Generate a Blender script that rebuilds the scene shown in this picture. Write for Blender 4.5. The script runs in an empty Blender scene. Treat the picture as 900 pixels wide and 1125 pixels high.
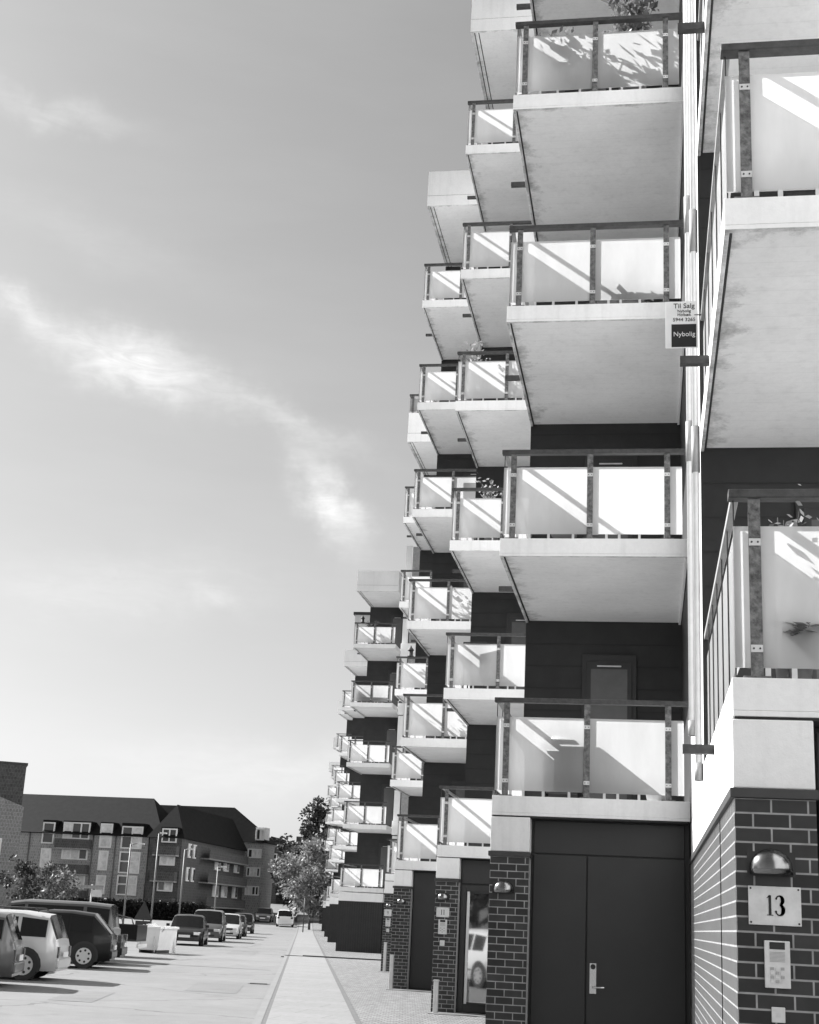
import bpy, math, random
from mathutils import Vector, Matrix, noise as mnoise

S = bpy.context.scene
COL = S.collection
R = math.radians

# ------------------------------------------------------------------ camera
cam = bpy.data.objects.new('camera', bpy.data.cameras.new('camera'))
COL.objects.link(cam)
ax_r = Vector((0.98580499, 0.16105109, 0.04744542))
ax_f = Vector((-0.16789434, 0.94544602, 0.27918331))
ax_u = ax_r.cross(ax_f)
cam.matrix_world = Matrix(((ax_r.x, ax_u.x, -ax_f.x, 0), (ax_r.y, ax_u.y, -ax_f.y, 0),
                           (ax_r.z, ax_u.z, -ax_f.z, 1.526), (0, 0, 0, 1)))
cam.data.sensor_fit = 'VERTICAL'; cam.data.sensor_height = 36; cam.data.sensor_width = 28.8
cam.data.lens = 49.25; cam.data.clip_start = 0.1; cam.data.clip_end = 4000
S.camera = cam

# ------------------------------------------------------------------ light
SUN_DIR = Vector((1, -0.35, -0.75)).normalized()
SUN_EL = math.asin(-SUN_DIR.z); SUN_AZ = math.atan2(-SUN_DIR.x, -SUN_DIR.y)
sun = bpy.data.objects.new('sun', bpy.data.lights.new('sun', 'SUN'))
COL.objects.link(sun)
sun.data.energy = 4.9; sun.data.angle = R(0.5); sun.data.color = (1, 1, 1)
sun.rotation_euler = SUN_DIR.to_track_quat('-Z', 'Y').to_euler()
sun.location = (-30, 30, 60)
S.view_settings.view_transform = 'Standard'; S.view_settings.look = 'None'
S.view_settings.exposure = 1.35; S.view_settings.gamma = 1.0
S.view_settings.use_curve_mapping = False

W = bpy.data.worlds.new('World'); S.world = W; W.use_nodes = True
wt = W.node_tree; wn = wt.nodes; wl = wt.links
bgn = wn['Background']; bgn.inputs[1].default_value = 0.11
sky = wn.new('ShaderNodeTexSky'); sky.sky_type = 'NISHITA'; sky.sun_disc = False
sky.sun_elevation = SUN_EL; sky.sun_rotation = SUN_AZ
sky.air_density = 1.0; sky.dust_density = 1.6; sky.ozone_density = 1.0
bw = wn.new('ShaderNodeRGBToBW'); wl.new(sky.outputs[0], bw.inputs[0])

def wmath(op, a, b=None, c=None):
    n = wn.new('ShaderNodeMath'); n.operation = op
    for i, v in enumerate((a, b, c)):
        if v is None: continue
        if isinstance(v, (int, float)): n.inputs[i].default_value = v
        else: wl.new(v, n.inputs[i])
    return n.outputs[0]
wtc = wn.new('ShaderNodeTexCoord'); wsep = wn.new('ShaderNodeSeparateXYZ')
wl.new(wtc.outputs['Generated'], wsep.inputs[0])
AZ = wmath('MULTIPLY', wmath('ARCTAN2', wsep.outputs[0], wsep.outputs[1]), 57.2958)
EL = wmath('MULTIPLY', wmath('ARCSINE', wsep.outputs[2]), 57.2958)
wcm = wn.new('ShaderNodeCombineXYZ'); wl.new(AZ, wcm.inputs[0]); wl.new(EL, wcm.inputs[1])
def wnoise(scale, detail, vec, rough=0.6, dist=0.0):
    n = wn.new('ShaderNodeTexNoise'); n.inputs['Scale'].default_value = scale
    n.inputs['Detail'].default_value = detail; n.inputs['Roughness'].default_value = rough
    n.inputs['Distortion'].default_value = dist
    wl.new(vec, n.inputs['Vector']); return n.outputs[0]
warp1 = wmath('MULTIPLY', wmath('SUBTRACT', wnoise(0.35, 4, wcm.outputs[0]), 0.5), 3.2)
woff = wn.new('ShaderNodeVectorMath'); woff.operation = 'ADD'
wl.new(wcm.outputs[0], woff.inputs[0]); woff.inputs[1].default_value = (37, 11, 5)
warp2 = wmath('MULTIPLY', wmath('SUBTRACT', wnoise(0.35, 4, woff.outputs[0]), 0.5), 2.6)
AZw = wmath('ADD', AZ, warp1); ELw = wmath('ADD', EL, warp2)
rot = wn.new('ShaderNodeMapping'); rot.inputs['Rotation'].default_value = (0, 0, R(14))
rot.inputs['Scale'].default_value = (0.35, 1.5, 1)
wl.new(wcm.outputs[0], rot.inputs[0])
fib = wnoise(1.3, 6, rot.outputs[0], 0.65, 0.8)
fibm = wmath('ADD', wmath('MULTIPLY', fib, 1.25), 0.02)
def blob(az, el, ang, sl, sw, amp):
    ca, sa = math.cos(R(ang)), math.sin(R(ang))
    dx = wmath('SUBTRACT', AZw, az); dy = wmath('SUBTRACT', ELw, el)
    u = wmath('DIVIDE', wmath('ADD', wmath('MULTIPLY', dx, ca), wmath('MULTIPLY', dy, sa)), sl)
    v = wmath('DIVIDE', wmath('SUBTRACT', wmath('MULTIPLY', dy, ca), wmath('MULTIPLY', dx, sa)), sw)
    q = wmath('ADD', wmath('MULTIPLY', u, u), wmath('MULTIPLY', v, v))
    return wmath('MULTIPLY', wmath('POWER', 2.71828, wmath('MULTIPLY', q, -1.0)), amp)
cl = None
for b in ((-22.4, 21.2, -12, 3.6, 1.05, 0.95), (-15.2, 19.6, -17, 3.4, 0.45, 0.36), (-27.2, 22.8, -35, 1.4, 0.5, 0.5),
          (-13.4, 16.6, -58, 1.9, 0.75, 1.0), (-26.8, 30.4, -4, 3.2, 0.5, 0.3), (-21.5, 12.4, 6, 5.5, 1.3, 0.20),
          (-17.6, 12.0, -20, 0.9, 0.4, 0.22), (-14, 5.5, 3, 7, 1.2, 0.22), (-25, 26.0, -8, 5, 0.8, 0.10)):
    o_ = blob(*b); cl = o_ if cl is None else wmath('ADD', cl, o_)
cloud = wmath('MINIMUM', wmath('MULTIPLY', cl, fibm), 1.0)
haze_n = wmath('MULTIPLY', wmath('SUBTRACT', wnoise(0.12, 5, rot.outputs[0]), 0.42), 1.2)
haze_n = wmath('MAXIMUM', haze_n, 0.0)
base = wmath('MULTIPLY', wmath('POWER', wmath('MULTIPLY', bw.outputs[0], 0.2), 0.8), 2.5)
lum = wmath('ADD', base, wmath('MULTIPLY', cloud, 2.0))
lum = wmath('ADD', lum, wmath('MULTIPLY', haze_n, 0.35))
wcc = wn.new('ShaderNodeCombineColor')
for i in range(3): wl.new(lum, wcc.inputs[i])
wl.new(wcc.outputs[0], bgn.inputs[0])

# ------------------------------------------------------------------ materials
def gm(name): 
    m = bpy.data.materials.new(name); m.use_nodes = True
    return m, m.node_tree.nodes, m.node_tree.links, m.node_tree.nodes['Principled BSDF']
def g4(v): return (v, v, v, 1)
def plain(name, v, rough=0.5, metal=0.0, spec=0.5, var=0.0, scale=8.0, bump=0.0):
    m, n, l, p = gm(name)
    p.inputs['Base Color'].default_value = g4(v); p.inputs['Roughness'].default_value = rough
    p.inputs['Metallic'].default_value = metal; p.inputs['Specular IOR Level'].default_value = spec
    if var or bump:
        tc = n.new('ShaderNodeTexCoord'); nz = n.new('ShaderNodeTexNoise')
        nz.inputs['Scale'].default_value = scale; nz.inputs['Detail'].default_value = 6
        nz.inputs['Roughness'].default_value = 0.65
        l.new(tc.outputs['Object'], nz.inputs['Vector'])
        if var:
            mr = n.new('ShaderNodeMapRange'); mr.inputs[1].default_value = 0.3; mr.inputs[2].default_value = 0.7
            mr.inputs[3].default_value = v * (1 - var); mr.inputs[4].default_value = v * (1 + var)
            l.new(nz.outputs[0], mr.inputs[0]); cc = n.new('ShaderNodeCombineColor')
            for i in range(3): l.new(mr.outputs[0], cc.inputs[i])
            l.new(cc.outputs[0], p.inputs['Base Color'])
        if bump:
            b = n.new('ShaderNodeBump'); b.inputs['Strength'].default_value = bump; b.inputs['Distance'].default_value = 0.02
            l.new(nz.outputs[0], b.inputs['Height']); l.new(b.outputs[0], p.inputs['Normal'])
    return m

def nmath(n, l, op, a, b=None):
    q = n.new('ShaderNodeMath'); q.operation = op
    for i, v in enumerate((a, b)):
        if v is None: continue
        if isinstance(v, (int, float)): q.inputs[i].default_value = v
        else: l.new(v, q.inputs[i])
    return q.outputs[0]

def concrete(name, v, edge=False, streak=0.25):
    m, n, l, p = gm(name); p.inputs['Roughness'].default_value = 0.85; p.inputs['Specular IOR Level'].default_value = 0.3
    tc = n.new('ShaderNodeTexCoord')
    def nz(scale, det, vec=None, r=0.6):
        q = n.new('ShaderNodeTexNoise'); q.inputs['Scale'].default_value = scale; q.inputs['Detail'].default_value = det
        q.inputs['Roughness'].default_value = r; l.new(vec or tc.outputs['Object'], q.inputs['Vector']); return q.outputs[0]
    oi = n.new('ShaderNodeObjectInfo')
    add = n.new('ShaderNodeVectorMath'); add.operation = 'ADD'; l.new(tc.outputs['Object'], add.inputs[0]); l.new(oi.outputs['Location'], add.inputs[1])
    big = nz(1.1, 5, add.outputs[0]); fine = nz(22, 6, add.outputs[0], 0.7)
    mp = n.new('ShaderNodeMapping'); mp.inputs['Scale'].default_value = (6, 6, 0.5); l.new(add.outputs[0], mp.inputs[0])
    st = nz(1.5, 5, mp.outputs[0])
    val = nmath(n, l, 'ADD', nmath(n, l, 'MULTIPLY', nmath(n, l, 'SUBTRACT', big, 0.5), 0.35), 1.0)
    val = nmath(n, l, 'ADD', val, nmath(n, l, 'MULTIPLY', nmath(n, l, 'SUBTRACT', fine, 0.5), 0.18))
    val = nmath(n, l, 'SUBTRACT', val, nmath(n, l, 'MULTIPLY', nmath(n, l, 'MAXIMUM', nmath(n, l, 'SUBTRACT', st, 0.52), 0.0), streak * 4))
    if edge:   # weathering along the outer left and front edge of the soffit
        sp = n.new('ShaderNodeSeparateXYZ'); l.new(tc.outputs['Object'], sp.inputs[0])
        dirt = nz(3.2, 8, add.outputs[0], 0.75)
        dx = nmath(n, l, 'MINIMUM', sp.outputs[0], nmath(n, l, 'MINIMUM', nmath(n, l, 'ADD', nmath(n, l, 'MULTIPLY', sp.outputs[1], 1.5), 0.05), nmath(n, l, 'SUBTRACT', 2.5, sp.outputs[0])))
        mx = nmath(n, l, 'SUBTRACT', nmath(n, l, 'MULTIPLY', dirt, 0.9), nmath(n, l, 'ADD', nmath(n, l, 'MULTIPLY', dx, 0.8), 0.31))
        mx = nmath(n, l, 'MULTIPLY', nmath(n, l, 'MAXIMUM', mx, 0.0), 2.6)
        geo = n.new('ShaderNodeNewGeometry'); gs = n.new('ShaderNodeSeparateXYZ'); l.new(geo.outputs['Normal'], gs.inputs[0])
        dn = nmath(n, l, 'GREATER_THAN', nmath(n, l, 'MULTIPLY', gs.outputs[2], -1.0), 0.5)
        mx = nmath(n, l, 'MULTIPLY', mx, dn)
        rows = nmath(n, l, 'ABSOLUTE', nmath(n, l, 'SUBTRACT', nmath(n, l, 'FRACT', nmath(n, l, 'MULTIPLY', sp.outputs[1], 5.5)), 0.5))
        rw = nmath(n, l, 'MULTIPLY', nmath(n, l, 'LESS_THAN', rows, 0.03), nmath(n, l, 'MULTIPLY', dn, 0.05))
        val = nmath(n, l, 'SUBTRACT', val, rw)
        val = nmath(n, l, 'MAXIMUM', nmath(n, l, 'SUBTRACT', val, mx), 0.4)
    val = nmath(n, l, 'MULTIPLY', val, nmath(n, l, 'ADD', nmath(n, l, 'MULTIPLY', oi.outputs['Random'], 0.14), 0.93))
    val = nmath(n, l, 'MULTIPLY', val, v)
    cc = n.new('ShaderNodeCombineColor')
    for i in range(3): l.new(val, cc.inputs[i])
    l.new(cc.outputs[0], p.inputs['Base Color'])
    b = n.new('ShaderNodeBump'); b.inputs['Strength'].default_value = 0.25; b.inputs['Distance'].default_value = 0.01
    l.new(fine, b.inputs['Height']); l.new(b.outputs[0], p.inputs['Normal'])
    return m

def brick(name, v, mortar, bw_=0.2, rh=0.075, ms=0.011, var=0.35, rough=0.4, bump=0.6, top=False, blot=0.27):
    m, n, l, p = gm(name); p.inputs['Roughness'].default_value = rough
    tc = n.new('ShaderNodeTexCoord'); sp = n.new('ShaderNodeSeparateXYZ'); l.new(tc.outputs['Object'], sp.inputs[0])
    cb = n.new('ShaderNodeCombineXYZ')
    if top:
        l.new(sp.outputs[0], cb.inputs[0]); l.new(sp.outputs[1], cb.inputs[1])
    else:
        l.new(nmath(n, l, 'ADD', sp.outputs[0], sp.outputs[1]), cb.inputs[0]); l.new(sp.outputs[2], cb.inputs[1])
    b = n.new('ShaderNodeTexBrick'); b.offset = 0.5; l.new(cb.outputs[0], b.inputs['Vector'])
    b.inputs['Scale'].default_value = 1; b.inputs['Brick Width'].default_value = bw_; b.inputs['Row Height'].default_value = rh
    b.inputs['Mortar Size'].default_value = ms; b.inputs['Mortar Smooth'].default_value = 0.15; b.inputs['Bias'].default_value = 0
    b.inputs['Color1'].default_value = g4(v * (1 - var)); b.inputs['Color2'].default_value = g4(v * (1 + var)); b.inputs['Mortar'].default_value = g4(mortar)
    nz = n.new('ShaderNodeTexNoise'); nz.inputs['Scale'].default_value = 9; nz.inputs['Detail'].default_value = 7; l.new(tc.outputs['Object'], nz.inputs['Vector'])
    mr = n.new('ShaderNodeMapRange'); mr.inputs[1].default_value = 0.3; mr.inputs[2].default_value = 0.7; mr.inputs[3].default_value = 1 - blot; mr.inputs[4].default_value = 1 + blot
    l.new(nz.outputs[0], mr.inputs[0])
    mx = n.new('ShaderNodeVectorMath'); mx.operation = 'SCALE'; l.new(b.outputs['Color'], mx.inputs[0]); l.new(mr.outputs[0], mx.inputs['Scale'])
    l.new(mx.outputs[0], p.inputs['Base Color'])
    rr = n.new('ShaderNodeMapRange'); rr.inputs[3].default_value = rough; rr.inputs[4].default_value = 0.9
    l.new(b.outputs['Fac'], rr.inputs[0]); l.new(rr.outputs[0], p.inputs['Roughness'])
    h = nmath(n, l, 'ADD', nmath(n, l, 'MULTIPLY', b.outputs['Fac'], -1.0), nmath(n, l, 'MULTIPLY', nz.outputs[0], 0.3))
    bp = n.new('ShaderNodeBump'); bp.inputs['Strength'].default_value = bump; bp.inputs['Distance'].default_value = 0.008
    l.new(h, bp.inputs['Height']); l.new(bp.outputs[0], p.inputs['Normal'])
    p.inputs['Sheen Weight'].default_value = 0.0
    return m

def frosted():
    m, n, l, p = gm('frosted_glass'); out = n['Material Output']
    tr = n.new('ShaderNodeBsdfTranslucent'); tr.inputs[0].default_value = g4(0.74)
    df = n.new('ShaderNodeBsdfDiffuse'); df.inputs[0].default_value = g4(0.7)
    gl = n.new('ShaderNodeBsdfGlossy'); gl.inputs['Roughness'].default_value = 0.22; gl.inputs[0].default_value = g4(0.9)
    tp = n.new('ShaderNodeBsdfTransparent')
    tc = n.new('ShaderNodeTexCoord'); oi = n.new('ShaderNodeObjectInfo'); ad = n.new('ShaderNodeVectorMath'); ad.operation = 'ADD'
    l.new(tc.outputs['Object'], ad.inputs[0]); l.new(oi.outputs['Location'], ad.inputs[1])
    mp = n.new('ShaderNodeMapping'); mp.inputs['Scale'].default_value = (3, 3, 0.9); l.new(ad.outputs[0], mp.inputs[0])
    nz = n.new('ShaderNodeTexNoise'); nz.inputs['Scale'].default_value = 1.6; nz.inputs['Detail'].default_value = 6; nz.inputs['Roughness'].default_value = 0.62; l.new(mp.outputs[0], nz.inputs['Vector'])
    sp = n.new('ShaderNodeSeparateXYZ'); l.new(tc.outputs['Object'], sp.inputs[0])
    grime = nmath(n, l, 'MULTIPLY', nmath(n, l, 'MAXIMUM', nmath(n, l, 'SUBTRACT', 0.28, sp.outputs[2]), 0.0), nmath(n, l, 'MULTIPLY', nz.outputs[0], 0.9))
    vv = nmath(n, l, 'ADD', nmath(n, l, 'MULTIPLY', nmath(n, l, 'SUBTRACT', nz.outputs[0], 0.5), 0.22), nmath(n, l, 'ADD', nmath(n, l, 'MULTIPLY', oi.outputs['Random'], 0.10), 0.68))
    vv = nmath(n, l, 'SUBTRACT', vv, grime); gc = n.new('ShaderNodeCombineColor')
    for i in range(3): l.new(vv, gc.inputs[i])
    l.new(gc.outputs[0], tr.inputs[0]); l.new(gc.outputs[0], df.inputs[0])
    a = n.new('ShaderNodeMixShader'); a.inputs[0].default_value = 0.2; l.new(tr.outputs[0], a.inputs[1]); l.new(df.outputs[0], a.inputs[2])
    c = n.new('ShaderNodeMixShader'); c.inputs[0].default_value = 0.10; l.new(a.outputs[0], c.inputs[1]); l.new(tp.outputs[0], c.inputs[2])
    fr = n.new('ShaderNodeFresnel'); fr.inputs[0].default_value = 1.35
    d = n.new('ShaderNodeMixShader'); l.new(nmath(n, l, 'MULTIPLY', fr.outputs[0], 0.5), d.inputs[0]); l.new(c.outputs[0], d.inputs[1]); l.new(gl.outputs[0], d.inputs[2])
    l.new(d.outputs[0], out.inputs[0]); return m
def clear_back():
    m, n, l, p = gm('clear_glass'); out = n['Material Output']
    tp = n.new('ShaderNodeBsdfTransparent'); tp.inputs[0].default_value = g4(0.96); l.new(tp.outputs[0], out.inputs[0]); return m

def asphalt(name, v, patch=True):
    m, n, l, p = gm(name); p.inputs['Roughness'].default_value = 0.8; p.inputs['Specular IOR Level'].default_value = 0.3
    tc = n.new('ShaderNodeTexCoord')
    def nz(s, d, r=0.6, vec=None):
        q = n.new('ShaderNodeTexNoise'); q.inputs['Scale'].default_value = s; q.inputs['Detail'].default_value = d
        q.inputs['Roughness'].default_value = r; l.new(vec or tc.outputs['Object'], q.inputs['Vector']); return q.outputs[0]
    a = nz(0.25, 6); f = nz(60, 4, 0.8); md = nz(2.2, 7, 0.7)
    mp = n.new('ShaderNodeMapping'); mp.inputs['Rotation'].default_value = (0, 0, R(-13.4)); mp.inputs['Scale'].default_value = (1.2, 0.06, 1)
    l.new(tc.outputs['Object'], mp.inputs[0]); tk = nz(1.0, 4, 0.5, mp.outputs[0])
    val = nmath(n, l, 'ADD', 1.0, nmath(n, l, 'MULTIPLY', nmath(n, l, 'SUBTRACT', a, 0.5), 0.5))
    val = nmath(n, l, 'ADD', val, nmath(n, l, 'MULTIPLY', nmath(n, l, 'SUBTRACT', f, 0.5), 0.5))
    val = nmath(n, l, 'ADD', val, nmath(n, l, 'MULTIPLY', nmath(n, l, 'SUBTRACT', md, 0.5), 0.42))
    val = nmath(n, l, 'ADD', val, nmath(n, l, 'MULTIPLY', nmath(n, l, 'SUBTRACT', tk, 0.5), 0.25))
    if patch:   # oil spots and crack lines
        sp = nmath(n, l, 'MAXIMUM', nmath(n, l, 'SUBTRACT', nz(0.7, 4), 0.62), 0.0)
        val = nmath(n, l, 'SUBTRACT', val, nmath(n, l, 'MULTIPLY', sp, 2.2))
        vo = n.new('ShaderNodeTexVoronoi'); vo.feature = 'DISTANCE_TO_EDGE'; vo.inputs['Scale'].default_value = 0.16
        wv = n.new('ShaderNodeVectorMath'); wv.operation = 'ADD'; l.new(tc.outputs['Object'], wv.inputs[0])
        cq = n.new('ShaderNodeTexNoise'); cq.inputs['Scale'].default_value = 0.8; cq.inputs['Detail'].default_value = 5; l.new(tc.outputs['Object'], cq.inputs['Vector'])
        l.new(cq.outputs['Color'], wv.inputs[1]); l.new(wv.outputs[0], vo.inputs['Vector'])
        ck = nmath(n, l, 'LESS_THAN', vo.outputs[0], 0.006)
        val = nmath(n, l, 'SUBTRACT', val, nmath(n, l, 'MULTIPLY', ck, 0.35))
    val = nmath(n, l, 'MULTIPLY', val, v)
    cc = n.new('ShaderNodeCombineColor')
    for i in range(3): l.new(val, cc.inputs[i])
    l.new(cc.outputs[0], p.inputs['Base Color'])
    bp = n.new('ShaderNodeBump'); bp.inputs['Strength'].default_value = 0.3; bp.inputs['Distance'].default_value = 0.01
    l.new(f, bp.inputs['Height']); l.new(bp.outputs[0], p.inputs['Normal'])
    return m

def foliage(name, v, var=0.5):
    m, n, l, p = gm(name); out = n['Material Output']
    oi = n.new('ShaderNodeNewGeometry')
    mr = n.new('ShaderNodeMapRange'); mr.inputs[3].default_value = v * (1 - var); mr.inputs[4].default_value = v * (1 + var)
    l.new(oi.outputs['Random Per Island'], mr.inputs[0]); cc = n.new('ShaderNodeCombineColor')
    for i in range(3): l.new(mr.outputs[0], cc.inputs[i])
    l.new(cc.outputs[0], p.inputs['Base Color']); p.inputs['Roughness'].default_value = 0.5
    tr = n.new('ShaderNodeBsdfTranslucent'); l.new(cc.outputs[0], tr.inputs[0])
    mx = n.new('ShaderNodeMixShader'); mx.inputs[0].default_value = 0.45; l.new(p.outputs[0], mx.inputs[1]); l.new(tr.outputs[0], mx.inputs[2])
    l.new(mx.outputs[0], out.inputs[0]); return m

M = {}
M['conc'] = concrete('painted_concrete', 0.72, False, 0.10)
M['slab'] = concrete('balcony_concrete', 0.74, True, 0.10)
M['block'] = concrete('concrete_block', 0.82, False, 0.06)
M['brick'] = brick('dark_brick', 0.019, 0.28, 0.185, 0.0738, 0.0052, 0.55, 0.3, 0.35)
_p = M['brick'].node_tree.nodes['Principled BSDF']; _p.inputs['Sheen Weight'].default_value = 0.6; _p.inputs['Sheen Roughness'].default_value = 0.35
M['clad'] = plain('dark_cladding', 0.02, 0.55, var=0.25, scale=3, bump=0.1)
M['cap'] = plain('dark_capping', 0.035, 0.5, var=0.2, scale=5)
M['door'] = plain('dark_paint', 0.024, 0.5, var=0.12, scale=1.5)
M['doorf'] = plain('dark_frame', 0.025, 0.4, var=0.1)
M['rail'] = plain('dark_handrail', 0.036, 0.55, var=0.5, scale=14, bump=0.2)
M['steel'] = plain('galvanised_steel', 0.12, 0.55, 0.35, var=0.75, scale=26, bump=0.25)
M['clamp'] = plain('steel_clamp', 0.6, 0.35, 0.4, var=0.1)
M['screw'] = plain('screw_head', 0.03, 0.5)
M['stain'] = plain('stainless_steel', 0.62, 0.25, 1.0)
M['frost'] = frosted(); M['clear'] = clear_back()
M['edge'] = plain('glass_edge', 0.55, 0.2)
M['dark'] = plain('near_black', 0.02, 0.6)
M['groove'] = plain('joint_shadow_gap', 0.03, 0.9)
M['pane'] = plain('window_glass', 0.05, 0.04, 0.0, 0.9)
M['dpane'] = plain('door_blind', 0.11, 0.25, var=0.15, scale=2)
M['blind'] = plain('pale_curtain', 0.7, 0.7, var=0.3, scale=1.2)
M['signwhite'] = plain('sign_white', 0.92, 0.4)
M['white'] = plain('white_paint', 0.8, 0.5, var=0.06, scale=3)
M['pipe'] = plain('pale_pipe', 0.62, 0.5, var=0.1)
M['bracket'] = plain('grey_sleeve', 0.28, 0.5, var=0.2)
M['plate'] = plain('sign_plate', 0.62, 0.4, 0.2, var=0.12, scale=12)
M['ink'] = plain('black_ink', 0.015, 0.5)
M['greyink'] = plain('grey_print', 0.35, 0.5)
M['lamp'] = plain('lamp_steel', 0.22, 0.22, 1.0, var=0.2, scale=20)
M['asph'] = asphalt('worn_asphalt', 0.16)
M['pave'] = brick('pavement_slabs', 0.175, 0.10, 1.25, 0.9, 0.007, 0.06, 0.8, 0.15, True, 0.12)
M['sett'] = brick('small_setts', 0.165, 0.06, 0.14, 0.14, 0.012, 0.25, 0.8, 0.8, True, 0.2)
M['kerb'] = concrete('kerb_stone', 0.165, False, 0.05)
M['joint'] = plain('dark_joint', 0.09, 0.9, var=0.3, scale=8)
M['farbrick'] = brick('far_brick', 0.27, 0.36, 0.25, 0.3, 0.03, 0.18, 0.8, 0.3)
M['farbrick2'] = brick('far_dark_brick', 0.065, 0.1, 0.25, 0.3, 0.03, 0.25, 0.8, 0.3)
M['palebrick'] = brick('pale_brick', 0.21, 0.3, 0.25, 0.3, 0.03, 0.12, 0.8, 0.3)
M['roof'] = plain('dark_roof_tiles', 0.012, 0.8, spec=0.1, var=0.3, scale=2, bump=0.3)
M['winwhite'] = plain('white_window_frame', 0.75, 0.5, var=0.1, scale=1)
M['bark'] = plain('bark', 0.10, 0.9, var=0.4, scale=8, bump=0.6)
M['palebark'] = plain('pale_bark', 0.3, 0.9, var=0.3, scale=6, bump=0.4)
M['leafdark'] = foliage('dark_leaves', 0.04); M['leaf'] = foliage('green_leaves', 0.09, 0.6)
M['leaflight'] = foliage('pale_leaves', 0.3, 0.5); M['plant'] = foliage('plant_leaves', 0.16, 0.5)
M['leafmid'] = foliage('mid_leaves', 0.17, 0.6)
M['hedge'] = foliage('hedge_leaves', 0.02, 0.4)
M['pot'] = plain('clay_pot', 0.16, 0.8, var=0.2); M['potpale'] = plain('pale_pot', 0.5, 0.7, var=0.1)
M['tyre'] = plain('tyre_rubber', 0.025, 0.85); M['rim'] = plain('alloy_rim', 0.62, 0.3, 0.7)
M['carglass'] = plain('car_glass', 0.012, 0.08, 0.0, 0.35); M['headl'] = plain('headlight_lens', 0.75, 0.12, 0.3)
M['taill'] = plain('taillight_lens', 0.07, 0.25); M['plastic'] = plain('black_plastic', 0.035, 0.6)
M['cplate'] = plain('plate_white', 0.75, 0.4)
def paint(name, v, metal=0.0):
    m = plain(name, v, 0.28, metal, 0.5 if v > .05 else 0.25); p = m.node_tree.nodes['Principled BSDF']
    p.inputs['Coat Weight'].default_value = 0.35 if v > .05 else 0.12; p.inputs['Coat Roughness'].default_value = 0.05; return m
M['cpdark'] = paint('dark_car_paint', 0.02); M['cpblack'] = paint('black_car_paint', 0.01); M['cpgrey'] = paint('grey_car_paint', 0.11, 0.4)
M['cpsilver'] = paint('silver_car_paint', 0.55, 0.35); M['cpwhite'] = paint('white_car_paint', 0.8)
M['pole'] = plain('lamp_post_grey', 0.12, 0.5, 0.3, var=0.2); M['signback'] = plain('sign_back_dark', 0.03, 0.6, var=0.2)

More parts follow.
